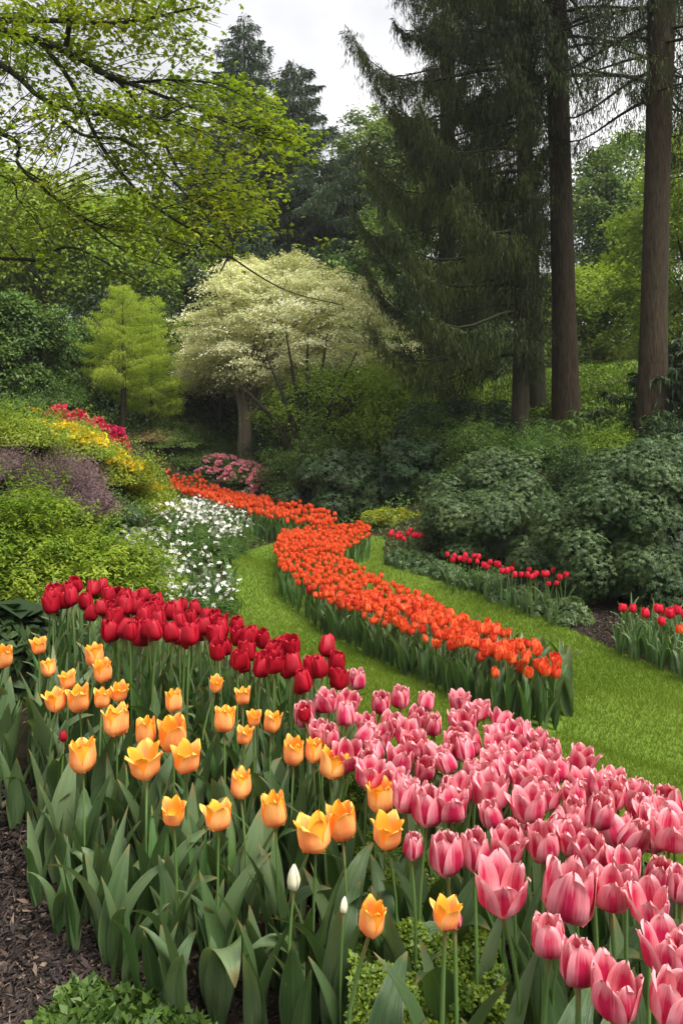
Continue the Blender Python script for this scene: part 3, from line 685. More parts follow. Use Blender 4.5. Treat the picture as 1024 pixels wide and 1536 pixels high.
def cloud(acc, C, rad, ncl, n, leaf, seed, cs=.2, asp=.5, squash=.6, full=True, inner=.35, flat=.3, droop=.2, lump=.22, up=.6, whorl=1, taper=0.0, shoots=.14):
    """many small twig-ends of leaves spread through a lumpy crown, densest near its surface"""
    g = np.random.default_rng(seed); rad = np.array(rad, float)
    v = unit(g.normal(size=(ncl, 3)))
    if not full: v[:, 2] = np.abs(v[:, 2])
    K = g.normal(size=(7, 3)) * 2.6; ph = g.uniform(0, 6.28, 7)
    lumpf = 1 + lump * np.sin(v @ K.T + ph).sum(1) / 2.4
    rho = np.where(g.random(ncl) < .72, g.uniform(.78, 1.0, ncl), g.uniform(inner, .8, ncl))
    c = v * rad * (rho * lumpf)[:, None]
    if taper: c[:, :2] *= (1 - taper * np.clip(c[:, 2:3] / rad[2], -1, 1))
    k = g.integers(0, ncl, n); sz = cs * g.uniform(.6, 1.35, ncl)
    dd = g.normal(size=(n, 3)) * .55; dd *= np.array([1, 1, squash]); r2 = (dd[:, 0] ** 2 + dd[:, 1] ** 2); dd[:, 2] -= droop * r2
    p = c[k] + dd * sz[k][:, None]
    sh = g.random(n) < shoots; p[sh] = (c[k] + v[k] * (g.random(n) * np.minimum(2.2 * sz[k], .22))[:, None] + np.array([0, 0, .6]) * (g.random(n) * np.minimum(sz[k], .12))[:, None] + dd * .12 * sz[k][:, None])[sh]
    if not full: p[:, 2] = np.abs(p[:, 2])
    nrm = unit(v[k] * .5 + np.array([0, 0, up]) + g.normal(size=p.shape) * .5)
    if flat: nrm = unit(nrm * (1 - flat) + np.array([0, 0, 1.0]) * flat)
    base = np.clip(g.random(ncl)[k] * .6 + g.random(n) * .4, 0, 1); Cc = np.array(C, float)
    for j in range(whorl):
        a = g.random(n) * 6.28; t1 = unit(np.cross(nrm, np.array([.3, .2, .93]))); t2 = np.cross(nrm, t1)
        D = t1 * np.cos(a)[:, None] + t2 * np.sin(a)[:, None] + .5 * unit(dd) - np.array([0, 0, droop])
        L = leaf * g.uniform(.65, 1.25, n); add_leaves(acc, p + Cc, D, nrm, L, L * asp, .2, rnd=base)
    return c + Cc
def stems_to(acc, base, tops, r0=.02, sides=5, mid=.25, sag=0.0):
    for q in tops:
        b = np.array(base, float); q = np.array(q, float); m_ = b * .5 + q * .5 + np.array([0, 0, mid * np.linalg.norm(q - b) * .3])
        m_[:2] = b[:2] * .6 + q[:2] * .4
        P = curve([b, m_, q], 8); add_tube(acc, P, np.linspace(r0, r0 * .25, len(P)), sides)
def shrub(name, label, px, py, d, wpx, hpx, mat, n, leaf, cat='shrub', group=None, seed=1, depth=.9, nl=26, z=None, cl=None, blossom=None, nblossom=0, bsize=.05, bzone=None, **kw):
    """px, py = base middle in the photo at distance d; wpx, hpx = size it shows"""
    x = (px - CX) / F * d; y = d; g = T(x, y); r = wpx * .5 * d / F; top = EYE + (CY - (py - hpx)) / F * d
    h = max(.15, top - g)
    root = empty(name, (x, y, g)); tag(root, label, cat, group)
    a = Acc()
    if cl is not None:
        cs = cloud(a, (0, 0, 0), (r, r * depth, h), cl.get('n', 300), n, leaf, seed, full=False, **{k: v for k, v in cl.items() if k != 'n'})
        dome(a, (0, 0, 0), (r * .8, r * depth * .8, h * .8), nl, n // 5, leaf, seed + 1, whorl=1)
    else: cs = dome(a, (0, 0, 0), (r, r * depth, h), nl, n, leaf, seed, **kw)
    a.obj('foliage', mat, root)
    b = Acc(); stems_to(b, (0, 0, -.03), cs[:7], max(.012, r * .02)); b.obj('branch', M['bark_twig'], root, True)
    if blossom is not None:
        g_ = np.random.default_rng(seed + 77); cnt = 0
        bm = blossom if isinstance(blossom, list) else [blossom]
        while cnt < nblossom:
            v = unit(g_.normal(size=3)); v[2] = abs(v[2])
            if bzone is not None and not bzone(v): continue
            p = v * np.array([r, r * depth, h]) * g_.uniform(.93, 1.05); s = bsize * g_.uniform(.7, 1.3)
            data_obj('blossom', bm[g_.integers(len(bm))], root, p, (0, 0, g_.random() * 6.28), (s, s, s)); cnt += 1
    return root
def puff(mat, n=26, seed=0, leaf=.8):
    """a small ball of petals of unit radius"""
    g = np.random.default_rng(seed); a = Acc(); v = unit(g.normal(size=(n, 3))); v[:, 2] = np.abs(v[:, 2]) - .2
    add_leaves(a, v * .35, unit(v + g.normal(size=v.shape) * .5), unit(np.cross(v, g.normal(size=v.shape))), leaf, leaf * .75, .2)
    return a.mesh('blossom', mat)
PF = {k: [puff(M[k], 26, i) for i in range(3)] for k in ('pinkbloom', 'magenta', 'yellowbloom')}

# right border: rhododendrons, box edging
shrub('rhododendron', 'rounded grey green rhododendron below the dark conifer trunks', 752, 858, 10.3, 250, 190, M['rhodo'], 130000, .036, seed=31, nl=70, lobe=.28, whorl=6, asp=.32, droop=.5, cat='rhododendron', depth=.9)
shrub('rhododendron', 'largest glossy green rhododendron beside the bark mulch at the picture edge', 995, 925, 8.0, 410, 296, M['rhodo'], 190000, .034, seed=32, nl=110, lobe=.24, whorl=6, asp=.30, droop=.55, cat='rhododendron', depth=.65)
shrub('rhododendron', 'rhododendron mostly outside the picture beyond the red border tulips', 1290, 1010, 6.3, 330, 290, M['rhodo'], 50000, .036, seed=37, nl=50, lobe=.28, whorl=5, asp=.30, droop=.5, cat='rhododendron')
shrub('rhododendron', 'low spreading rhododendron lobe between the two big ones', 830, 905, 8.3, 150, 120, M['rhodo'], 36000, .032, seed=33, nl=26, lobe=.33, whorl=6, asp=.30, droop=.5, cat='rhododendron')
shrub('rhododendron', 'dark rhododendron behind the bend of the orange bed', 528, 780, 13.8, 235, 112, M['darkleaf'], 45000, .07, seed=34, nl=50, lobe=.28, whorl=5, asp=.3, droop=.4, cat='rhododendron', depth=.7)
shrub('rhododendron', 'dark leaved rhododendron between the bend and the rounded one', 625, 770, 13.2, 120, 120, M['darkleaf'], 18000, .07, seed=35, nl=26, whorl=5, asp=.3, cat='rhododendron')
shrub('low_hedge', 'low clipped yellow green hedge behind the tip of the lawn', 588, 806, 12.2, 110, 40, M['yellowhedge'], 12000, .035, seed=36, nl=26, cat='hedge', depth=.4, squash=.9)
def strip(name, label, pxs, hgt, wid, mat, n, leaf, seed, cat, group=None, **kw):
    """a row of overlapping small bushes along a photo line of ground points"""
    P = [hit(a, b) for a, b in pxs]; P = curve(P, 40); ln = np.concatenate([[0], np.cumsum(np.linalg.norm(np.diff(P, axis=0), axis=1))])
    m = max(2, int(ln[-1] / (wid * .75)))
    for i in range(m):
        s = ln[-1] * (i + .5) / m; x = np.interp(s, ln, P[:, 0]); y = np.interp(s, ln, P[:, 1]); g = T(x, y)
        root = empty(name, (x, y, g)); tag(root, label, cat, group)
        a = Acc(); cs = dome(a, (0, 0, 0), (wid * R.uniform(.55, .7), wid * R.uniform(.5, .65), hgt * R.uniform(.85, 1.2)), 16, n // m, leaf, seed + i, **kw); a.obj('foliage', mat, root)
        b = Acc(); stems_to(b, (0, 0, -.02), cs[:4], .006); b.obj('branch', M['bark_twig'], root, True)
strip('box_bush', 'small leaved grey green box bush in the edging beside the lawn', [(590, 842), (640, 856), (735, 888), (830, 925), (868, 938)], .20, .34, M['box'], 52000, .022, 50, 'box bush', 'box bushes edging the lawn', whorl=3, asp=.45, lobe=.4)

# left bank
shrub('japanese_maple', 'bright green layered shrub spreading over the left bank', 60, 935, 4.9, 300, 195, M['lime'], 95000, .032, seed=41, nl=40, cat='shrub', depth=.8, cl=dict(n=260, cs=.17, squash=.10, flat=.7, droop=.15, asp=.40, lump=.24, inner=.5))
shrub('broadleaf_shrub', 'dark broad leaved shrub under the bright green layered one', 5, 1040, 3.75, 190, 175, M['darkleaf'], 2600, .085, seed=42, nl=24, lobe=.35, asp=.45, whorl=4, droop=.5, cat='shrub')
shrub('heather_bush', 'purple tinged heather bush above the bright green shrub', 92, 800, 7.2, 180, 98, M['heather'], 42000, .026, seed=43, cat='heather', depth=.9, cl=dict(n=500, cs=.07, squash=1.6, flat=0, droop=-.4, asp=.25, lump=.2, inner=.6))
shrub('heather_bush', 'dull purple heather cut by the left picture edge', -10, 790, 7.0, 120, 92, M['heather'], 18000, .026, seed=44, cat='heather', cl=dict(n=260, cs=.07, squash=1.6, flat=0, droop=-.4, asp=.25, lump=.2, inner=.6))
shrub('silver_bush', 'small silvery green bush between heather and white flowers', 183, 812, 7.6, 62, 60, M['box'], 9000, .020, seed=45, nl=18, whorl=3, asp=.4, cat='shrub')
yz = lambda v: v[2] > .45
for i, (px, py, d, wp, hp, nb, lb) in enumerate([
    (20, 730, 8.2, 140, 105, 0, 'fresh green azalea without blossom at the left picture edge'), (95, 722, 9.0, 130, 80, 22, 'green azalea crowned with deep yellow blossom above the heather'),
    (60, 697, 9.8, 100, 58, 22, 'azalea with golden yellow blossom high on the left bank'), (155, 752, 9.4, 130, 72, 14, 'green azalea with few pale yellow blossoms in mid slope'),
    (205, 775, 10.0, 84, 56, 18, 'lowest yellow azalea next to the far end of the orange band'), (140, 712, 10.6, 90, 46, 10, 'azalea with a pale yellow crest below the magenta ones'),
    (10, 655, 10.5, 110, 54, 3, 'azalea on the bank top with a few orange yellow blossoms')]):
    shrub('azalea', lb, px, py, d, wp, hp, M['yellowgreen'] if i in (3, 4, 5) else M['lime'] if i in (0, 1) else M['mid'], 17000, .036, seed=60 + i, nl=30, cl=dict(n=240, cs=.13, squash=.5, flat=.2, asp=.42, lump=.32, inner=.5), cat='azalea', blossom=PF['yellowbloom'], nblossom=int(nb * 2.2), bsize=.092, bzone=yz)
for i, (px, py, d, wp, hp, lb) in enumerate([(88, 645, 13.0, 50, 30, 'magenta azalea at the upper end of the diagonal row'), (118, 652, 13.4, 50, 28, 'magenta azalea second from the top of the diagonal row'),
        (146, 660, 13.8, 46, 26, 'crimson azalea third in the diagonal row'), (172, 668, 14.2, 44, 24, 'lowest magenta azalea beside the thin tree trunk')]):
    shrub('magenta_azalea', lb, px, py, d, wp, hp, M['mid'], 3500, .035, seed=70 + i, nl=16, cat='azalea', blossom=PF['magenta'], nblossom=60, bsize=.105, bzone=yz)
for i, (px, py, d, wp, hp, lb) in enumerate([(330, 722, 18.6, 76, 40, 'pink azalea highest in the group by the pale trunk'), (366, 734, 17.9, 70, 42, 'pink azalea in the middle of the group below the pale trunk'),
        (394, 744, 16.8, 54, 38, 'lowest pink azalea beside the dark rhododendron')]):
    shrub('pink_azalea', lb, px, py, d, wp, hp, M['mid'], 5000, .035, seed=80 + i, nl=18, cat='azalea', blossom=PF['pinkbloom'], nblossom=80, bsize=.06, bzone=lambda v: v[1] < .6)
for i, (px, py, d, wp, hp, mt, lb) in enumerate([(228, 800, 9.6, 100, 62, 'yellowgreen', 'soft yellow green bush between the azaleas and white flowers'), (222, 705, 18.6, 80, 42, 'tan', 'brownish dry tuft on the slope below the lime green tree'),
        (285, 705, 20, 110, 45, 'fargreen', 'low green bush left of the pale trunk'), (240, 675, 19, 130, 40, 'fargreen', 'low green bush right of the thin dark trunk'), (320, 675, 21, 120, 45, 'fargreen', 'low green bush on the slope behind the pink azaleas'),
        (292, 722, 18.8, 70, 30, 'mid', 'green bush left of the pink azaleas'), (420, 690, 20, 110, 50, 'darkleaf', 'dark low bush right of the pale trunk'), (60, 610, 17, 140, 30, 'mid', 'low green bush on top of the left bank'),
        (425, 735, 16.4, 80, 50, 'mid', 'green bush between the pink azaleas and the dark rhododendron'), (480, 690, 17, 130, 50, 'fargreen', 'light green bush under the many stemmed tree')]):
    shrub('bush', lb, px, py, d, wp, hp, M[mt], 14000, .05 if i else .035, seed=90 + i, cl=dict(n=260, cs=.15, squash=.5, flat=.2, asp=.42, lump=.25, inner=.5), cat='bush')

for i, (px, py, d, wp, hp, mt, lb) in enumerate([(720, 700, 12.6, 120, 60, 'mid', 'ferny green bush between the rounded rhododendron and slim trunk'), (820, 712, 12.4, 120, 62, 'mid', 'green bush in front of the reddish trunk foot'),
        (900, 708, 12.0, 120, 66, 'moss', 'yellow green fern bush between reddish and thick trunks'), (660, 705, 13.5, 110, 80, 'mid', 'green bush under the hanging spruce boughs'), (1010, 700, 11.8, 110, 60, 'darkleaf', 'dark bush hiding the foot of the thick trunk'),
        (868, 770, 10.6, 110, 95, 'darkleaf', 'dark bush filling the gap between the two large rhododendrons'), (920, 745, 11.2, 130, 60, 'mid', 'ferny bush peeping over the dip between the large rhododendrons')]):
    shrub('bush', lb, px, py, d, wp, hp, M[mt], 14000, .045, seed=190 + i, cl=dict(n=260, cs=.17, squash=.3, flat=.4, asp=.36, lump=.25, inner=.5), cat='bush')
# white flowers
def daisy(seed):
    g = np.random.default_rng(seed); a = Acc(); n = 6
    for k in range(n):
        an = k * 2 * PI / n; D = np.array([[math.cos(an), math.sin(an), .35 + g.normal(0, .2)]])
        add_leaves(a, np.zeros((1, 3)), D, np.array([[0, 0, 1.0]]), 1.0, .48, .1, wide=.62)
    V, Q, A = a.arrays(); A[:, 0] = .3; A[:, 1] = np.where(np.arange(len(A)) % 4 == 0, .15, .8)
    b = Acc(); b.add(V, Q, A); return b.mesh('blossom', M['white'])
DA = [daisy(i) for i in range(3)]
def white_clump(x, y, h, label, group, nb, seed):
    g = np.random.default_rng(seed); z = T(x, y); root = empty('white_flower_plant', (x, y, z)); tag(root, label, 'flower plant', group)
    a = Acc(); dome(a, (0, 0, 0), (.22, .22, h * .85), 14, 2600, .026, seed, whorl=2, asp=.3, up=1.2, lobe=.4)
    n = 60; P = np.stack([g.normal(0, .10, n), g.normal(0, .10, n), np.zeros(n)], 1); D = unit(np.stack([g.normal(0, .25, n), g.normal(0, .25, n), np.ones(n)], 1))
    add_leaves(a, P, D, unit(g.normal(size=(n, 3))), h * g.uniform(.6, 1.0, n), .012, .3)
    a.obj('foliage', M['mid'], root)
    for k in range(nb):
        an = g.random() * 6.28; r = .24 * math.sqrt(g.random()); q = r / .24
        s = g.uniform(.020, .032)
        data_obj('blossom', DA[g.integers(3)], root, (r * math.cos(an), r * math.sin(an), h * (1.0 - .25 * q * q) + g.uniform(-.06, .08)), (g.normal(.7, .4), g.normal(0, .4), g.random() * 6), (s, s, s))
WA = polyhit([(180, 806), (235, 800), (290, 830), (322, 858), (325, 885), (290, 896), (235, 892), (195, 860)], .28)
WB = polyhit([(250, 765), (300, 750), (365, 772), (360, 792), (325, 808), (290, 805), (255, 785)], .30)
for i, (x, y) in enumerate(poisson(WA, .27, seed=4)): white_clump(x, y, R.uniform(.28, .34), 'bushy plant with white flowers just behind the crimson row', 'white flowering plants behind the crimson row', 26, 500 + i)
for i, (x, y) in enumerate(poisson(WB, .30, seed=6)): white_clump(x, y, R.uniform(.30, .38), 'white flowering plant farther up beside the orange band', 'white flowering plants beside the far orange band', 22, 600 + i)
# tall narrow leaves at the foot of the white flowers
WL = polyhit([(215, 915), (260, 930), (335, 925), (345, 895), (290, 905), (230, 890)], .0)
for x, y in poisson(WL, .12, seed=24):
    leaf_plant('grassy_leaf_plant', x, y, R.uniform(.28, .40), 7, NARROW, 'tall grassy leaf clump at the foot of the white flowers', 'grassy leaf clumps below the white flowers')
WL2 = polyhit([(310, 795), (400, 815), (425, 800), (500, 790), (430, 783), (350, 762), (300, 745)], .0)
for x, y in poisson(WL2, .20, seed=25):
    leaf_plant('grassy_leaf_plant', x, y, R.uniform(.30, .42), 7, NARROW, 'grassy leaf clump between white flowers and orange band', 'grassy leaf clumps below the orange band')

# fluffy ground cover, mulch chips, undergrowth
def cover(name, poly, n, hgt, leaf, mat, label, lump=.09, seed=1):
    g = np.random.default_rng(seed); P = np.array(poly); lo, hi = P.min(0), P.max(0); a = Acc()
    c = g.uniform(lo, hi, (n * 4, 2)); c = c[inpoly(c[:, 0], c[:, 1], P)][:n]
    lc = g.uniform(lo, hi, (int((hi - lo).prod() / (lump * lump)) + 4, 2)); lh = g.uniform(.45, 1.0, len(lc))
    H_ = np.zeros(len(c)); gx = np.zeros((len(c), 2))
    for i in range(0, len(c), 5000):
        d = c[i:i + 5000, None] - lc[None]; r = np.sqrt((d ** 2).sum(2)) / lump
        v = lh[None] * np.sqrt(np.clip(1 - (r / 1.25) ** 2, 0, 1)); j = v.argmax(1); H_[i:i + 5000] = v.max(1)
        gx[i:i + 5000] = d[np.arange(len(j)), j] / lump
    z = terr(c[:, 0], c[:, 1]) + hgt * H_ * (1 - .4 * g.random(len(c)) ** 2)
    p = np.stack([c[:, 0], c[:, 1], z], 1); nrm = unit(np.stack([gx[:, 0], gx[:, 1], np.full(len(c), .8)], 1) + g.normal(size=p.shape) * .4)
    D = unit(np.cross(nrm, g.normal(size=p.shape)) + nrm * .4)
    add_leaves(a, p, D, nrm, leaf * g.uniform(.6, 1.3, len(c)), leaf * .6, .2)
    tag(a.obj(name, mat), label, 'ground cover', kind='stuff')
CV = polyhit([(490, 1150), (560, 1165), (600, 1215), (660, 1290), (700, 1350), (740, 1420), (760, 1536), (520, 1536), (530, 1420), (520, 1330), (500, 1230)], .20)
cover('ground_cover', CV, 70000, .27, .013, M['cover'], 'fluffy lime green cover plants between apricot and pink tulips', .075, 3)
CV2 = [(-.76, 1.35), (-.3, 1.35), (-.2, 1.6), (-.35, 1.80), (-.50, 1.92), (-.68, 1.88), (-.76, 1.6)]
cover('ground_cover', CV2, 5600, .09, .030, M['mid'], 'leafy green cover plants at the bottom beside the mulch', .09, 4)
def chips():
    a = Acc(); n = 16000; P = polyhit([(-60, 1150), (-60, 1600), (330, 1600), (280, 1470), (150, 1440), (110, 1370), (60, 1330), (40, 1200)], 0)
    P2 = polyhit([(830, 925), (940, 985), (960, 930), (880, 905)], 0)
    P3 = [(-1.5, 1.2), (1.4, .9), (1.3, 2.4), (-1.3, 3.0)]
    for poly, m_, s in ((P, 9000, 1.15), (P, 14000, .6), (P2, 2500, 1.2), (P3, 16000, .9)):
        A_ = np.array(poly); c = R.uniform(A_.min(0), A_.max(0), (m_ * 4, 2)); c = c[inpoly(c[:, 0], c[:, 1], A_)][:m_]
        p = np.stack([c[:, 0], c[:, 1], terr(c[:, 0], c[:, 1]) + R.uniform(.0, .016, len(c))], 1)
        D = unit(R.normal(size=p.shape) * np.array([1, 1, .35])); Nn = unit(R.normal(size=p.shape) * .5 + np.array([0, 0, 1.0]))
        add_leaves(a, p, D, Nn, R.uniform(.012, .045, len(c)) * s, R.uniform(.004, .012, len(c)) * s, .15, rnd=R.random(len(c)) ** 1.6, wide=.5)
    tag(a.obj('mulch_chips', M['chip']), 'dark brown shredded bark mulch on bare beds', 'mulch', kind='stuff')
chips()
def under():
    a = Acc(); n = 150000; d = np.exp(R.uniform(math.log(5.0), math.log(42), n)); x = R.uniform(-.62, .62, n) * d
    k = ~(inpoly(x, d, LAWN) | inpoly(x, d, OBED) | inpoly(x, d, FBED)); k &= ~((d < 8.2) & (x > 1.2)); x, d = x[k], d[k]; n = len(x)
    lump = .5 + .5 * np.sin(x * 2.1 + np.sin(d * 1.3)) * np.sin(d * 1.7 + np.cos(x * 1.9))
    z = terr(x, d) + (.04 + .30 * lump) * R.random(n) * np.clip(d / 12, .5, 1.3) * np.where((x > -5) & (x < -.3) & (d > 9) & (d < 17.5), .3, 1)
    p = np.stack([x, d, z], 1); D = unit(R.normal(size=p.shape) + np.array([0, 0, .5])); Nn = unit(R.normal(size=p.shape) + np.array([0, -.5, 1.0])); L = .045 * np.clip(d / 9, .8, 3)
    add_leaves(a, p, D, Nn, L, L * .45, .2)
    tag(a.obj('undergrowth', M['mid']), 'mixed low green undergrowth covering the slopes', 'undergrowth', kind='stuff')
under()

# ------------------------------------------------------------------ trees
def conifer(acc, wood, h, r, nbr, seed, start=.5, droop=.35, up=.1, tip=.15, leaf=.25, asp=.28, dens=30, fan=.35, hang=0.0, nh=5, pw=.8, az=None, lmul=None, rtip=.03, zn=0.0, wd=.012, lo=.7):
    g = np.random.default_rng(seed)
    for i in range(nbr):
        t = ((i + g.random()) / nbr); z = start + (h - start) * t; a = (i * 2.39996 + g.normal(0, .2)) if az is None else g.uniform(*az)
        L = (r * (1 - t) ** pw + rtip * r) * g.uniform(lo, 1.1) * (1.35 if g.random() < .14 else 1.0)
        L = min(L, r * 1.12)
        if lmul is not None: L *= lmul(a % (2 * PI), z)
        if L < .1: continue
        u_ = up * g.uniform(.4, 1.6); dr = droop * g.uniform(.7, 1.4)
        m = max(6, int(L * dens)); s = g.random(m) ** .8; s = .12 + .88 * s
        f = lambda s: L * (u_ * s - dr * s ** 2 + (dr * .45 + tip) * s ** 4)
        ca, sa = math.cos(a), math.sin(a); w_ = fan * L * (1.05 - s) + .05 * r; lat = g.uniform(-1, 1, m) * w_
        bend = g.normal(0, .12) * L * s ** 2; lat2 = lat + bend
        P = np.stack([ca * L * s - sa * lat2, sa * L * s + ca * lat2, z + f(s) - np.abs(lat) * .35 + g.normal(0, 1, m) * zn], 1)
        ss = np.linspace(0, 1, 9); be = (bend[0] / s[0] ** 2) * ss ** 2
        add_tube(wood, np.stack([ca * L * ss - sa * be, sa * L * ss + ca * be, z + f(ss)], 1), np.linspace(wd * L + wd * .5, wd * .33, 9), 4)
        D = np.stack([ca - sa * np.sign(lat) * .7, sa + ca * np.sign(lat) * .7, -.45 + g.normal(0, .25, m)], 1)
        Nn = unit(np.stack([g.normal(0, .4, m), g.normal(0, .4, m), np.ones(m)], 1))
        rn = np.full(m, g.random()) * .4 + g.random(m) * .6
        add_leaves(acc, P, D, Nn, leaf * g.uniform(.6, 1.2, m), leaf * asp, .15, rnd=rn)
        if hang > 0:
            hl = hang * g.uniform(.3, 1.1, m) * (1.1 - s * .75); sway = g.normal(0, .06, (m, 2))
            for k in range(nh):
                q = (k + .5) / nh; Pk = P + np.stack([sway[:, 0] * q * 2 + g.normal(0, .02, m), sway[:, 1] * q * 2 + g.normal(0, .02, m), -hl * q], 1)
                Dk = unit(np.stack([g.normal(0, .22, m), g.normal(0, .22, m), -np.ones(m)], 1)); Nk = unit(g.normal(size=(m, 3)) * np.array([1, 1, .2]))
                add_leaves(acc, Pk, Dk, Nk, leaf * 1.25 * g.uniform(.6, 1.2, m), leaf * asp * .8 * (1.1 - q * .5), .15, rnd=rn)
def trunk_tube(acc, P, r, n=24, sides=12):
    P = curve(P, n); add_tube(acc, P, np.interp(np.linspace(0, 1, len(P)), np.linspace(0, 1, len(r)), r), sides)

# far firs
def fir(label, pxtop, pytop, d, r, seed, mat='farfir', n=150, dens=110, leaf=.24, name='fir_tree', group=None, pxb=None):
    x = ((pxb or pxtop) - CX) / F * d; g = T(x, d); h = EYE + (CY - pytop) / F * d - g
    root = empty(name, (x, d, g)); tag(root, label, 'conifer', group)
    a, b = Acc(), Acc(); conifer(a, b, h, r, n, seed, start=h * .06, droop=.30, up=.16, tip=.12, leaf=leaf, asp=.24, dens=dens, fan=.20, hang=leaf * .8, nh=1, pw=.80, rtip=.015, wd=.006, lo=.55)
    trunk_tube(b, [(0, 0, -.1), (0.02, 0, h * .5), (0, 0, h)], [h * .017, h * .011, .01]); a.obj('crown', M[mat], root); b.obj('trunk', M['bark_dark'], root, True)
fir('tallest spiky fir rising above the maple branches against the sky', 366, 22, 34, 6.6, 1)
fir('second fir with drooping tips left of the open sky', 440, 88, 33, 6.4, 2)
fir('dark fir half hidden behind the maple branches', 300, 235, 31, 5.0, 3, n=110)
fir('grey green fir lower down between the tall firs and the spruces', 505, 235, 37, 6.0, 4, n=110)
fir('hazy fir right behind the cream flowering tree', 560, 300, 33, 4.5, 6, n=90)
fir('grey fir between the two tallest ones, lower and farther back', 405, 190, 40, 6.0, 10, n=110)
fir('grey fir behind the crown of the cream flowering tree', 475, 260, 41, 6.0, 11, n=110)
fir('dark fir behind the maple twigs left of the tallest fir', 335, 200, 38, 5.5, 12, n=110)
fir('dark sapling conifer at the right picture edge behind the thick trunk', 1016, 500, 12.6, 1.2, 7, 'darkleaf', n=60, leaf=.16)
fir('small dark conifer sapling below the spruce trunks', 720, 612, 13.6, 1.0, 8, 'darkleaf', n=50, leaf=.14)
fir('feathery conifer sapling between the middle and thick trunks', 895, 610, 13.2, 1.1, 9, 'mid', n=50, leaf=.14)

# larch-like lime tree
def larch():
    d = 18; x = (184 - CX) / F * d; g = T(x, d); h = EYE + (CY - 428) / F * d - g
    root = empty('larch_tree', (x, d, g)); tag(root, 'small lime green feathery tree with a thin dark trunk', 'tree')
    a, b = Acc(), Acc(); conifer(a, b, h, 1.2, 70, 21, start=.95, droop=.15, up=.28, tip=.0, leaf=.055, asp=.24, dens=210, fan=.5, hang=.12, nh=2, zn=.025, wd=.005, lo=.6, pw=.55, rtip=.10)
    trunk_tube(b, [(0, 0, -.05), (.03, 0, 1.2), (0, 0, h * .95)], [.085, .06, .012]); a.obj('crown', M['larch'], root); b.obj('trunk', M['bark_dark'], root, True)
    x2 = (228 - CX) / F * 18.8; g = T(x2, 18.8); h2 = EYE + (CY - 445) / F * 18.8 - g
    root = empty('larch_tree', (x2, 18.8, g)); tag(root, 'second lime green feathery tree just behind the first', 'tree')
    a, b = Acc(), Acc(); conifer(a, b, h2, 1.05, 90, 22, start=.7, droop=.15, up=.28, tip=.0, leaf=.055, asp=.24, dens=170, fan=.5, hang=.12, nh=2, zn=.025, wd=.005, lo=.6, pw=.55, rtip=.10)
    trunk_tube(b, [(0, 0, -.05), (0, 0, h2 * .95)], [.06, .012]); a.obj('crown', M['larch'], root); b.obj('trunk', M['bark_dark'], root, True)
larch()

# broadleaf trees: trunk, limbs to the lobes, lobed crown
def broad(name, label, px, pyb, d, wpx, pytop, pybot, mat, n, leaf, seed, nl=40, trunk=None, wood='bark_twig', stems=None, cat='tree', group=None, lobe=.30, asp=.55, reject=.3, squash=.6, depth=.9, cpx=None, whorl=2, core=False, flat=.3, limbs=14, tr=None, ccs=None, lump=.22, taper=0.0):
    x = (px - CX) / F * d; g = T(x, d); zt = EYE + (CY - pytop) / F * d - g; zb = EYE + (CY - pybot) / F * d - g
    cx = ((cpx or px) - px) / F * d; r = wpx * .5 * d / F; hz = (zt - zb) / 2; C = (cx, 0, zb + hz) if name != 'multistem_tree' else (cx, .5, zb + hz)
    root = empty(name, (x, d, g)); tag(root, label, cat, group)
    a = Acc(); cs = cloud(a, C, (r, r * depth, hz), nl * 9, n * (2 if whorl > 1 else 1), leaf, seed, cs=(ccs or r * .22), asp=asp, squash=squash, flat=flat, inner=.3, lump=lump, taper=taper); cs = cs[::9]
    a.obj('crown', M[mat], root); b = Acc(); tr = tr or r * .045
    if stems is None: stems = [[(0, 0, -.1), (0, 0, zb + hz * .4)]]
    tops = []
    for S in stems:
        S = np.array(S, float); trunk_tube(b, S, [tr, tr * .8, tr * .18] if name == 'multistem_tree' else [tr, tr * .55], sides=10); tops.append(S[-1])
    for i, q in enumerate(cs[:limbs]):
        s0 = tops[i % len(tops)]; S = np.array(stems[i % len(tops)], float); f = .55 + .4 * ((i * 7) % 10) / 10; b0 = S[0] + (S[-1] - S[0]) * f if len(S) == 2 else curve(S, 12)[int(f * 11)]
        P = curve([b0, b0 * .45 + q * .55 + np.array([0, 0, .12 * hz]), q], 10); add_tube(b, P, np.linspace(tr * .45, tr * .08, len(P)), 5)
    b.obj('trunk', M[wood], root, True)
    return root
# cream flowering tree with fluted pale trunk
def cream_tree():
    d = 20; px = 368; root = broad('flowering_dogwood', 'wide tree covered in cream blossom with a pale fluted trunk', px, 695, d, 335, 386, 592, 'creamleaf', 52000, .068, 101, nl=36, asp=.55, squash=.16, ccs=.50, lump=.20, taper=.22, depth=.8,
          cpx=438, flat=.5, wood='bark_pale', stems=[[(-.11, 0, -.1), (-.10, 0, 1.4), (-.4, 0, 2.6)], [(.02, -.07, -.1), (.02, -.05, 1.5), (.3, -.1, 3.0)], [(.14, 0, -.1), (.13, 0, 1.4), (.9, .2, 3.0)]], tr=.125, cat='tree', limbs=30)
cream_tree()
broad('dogwood_tree', 'grey cream lower crown leaning left of the pale trunk', 330, 690, 21, 150, 500, 600, 'creamleaf', 9000, .075, 102, nl=34, ccs=.3, squash=.4, flat=.5, tr=.05, cat='tree')
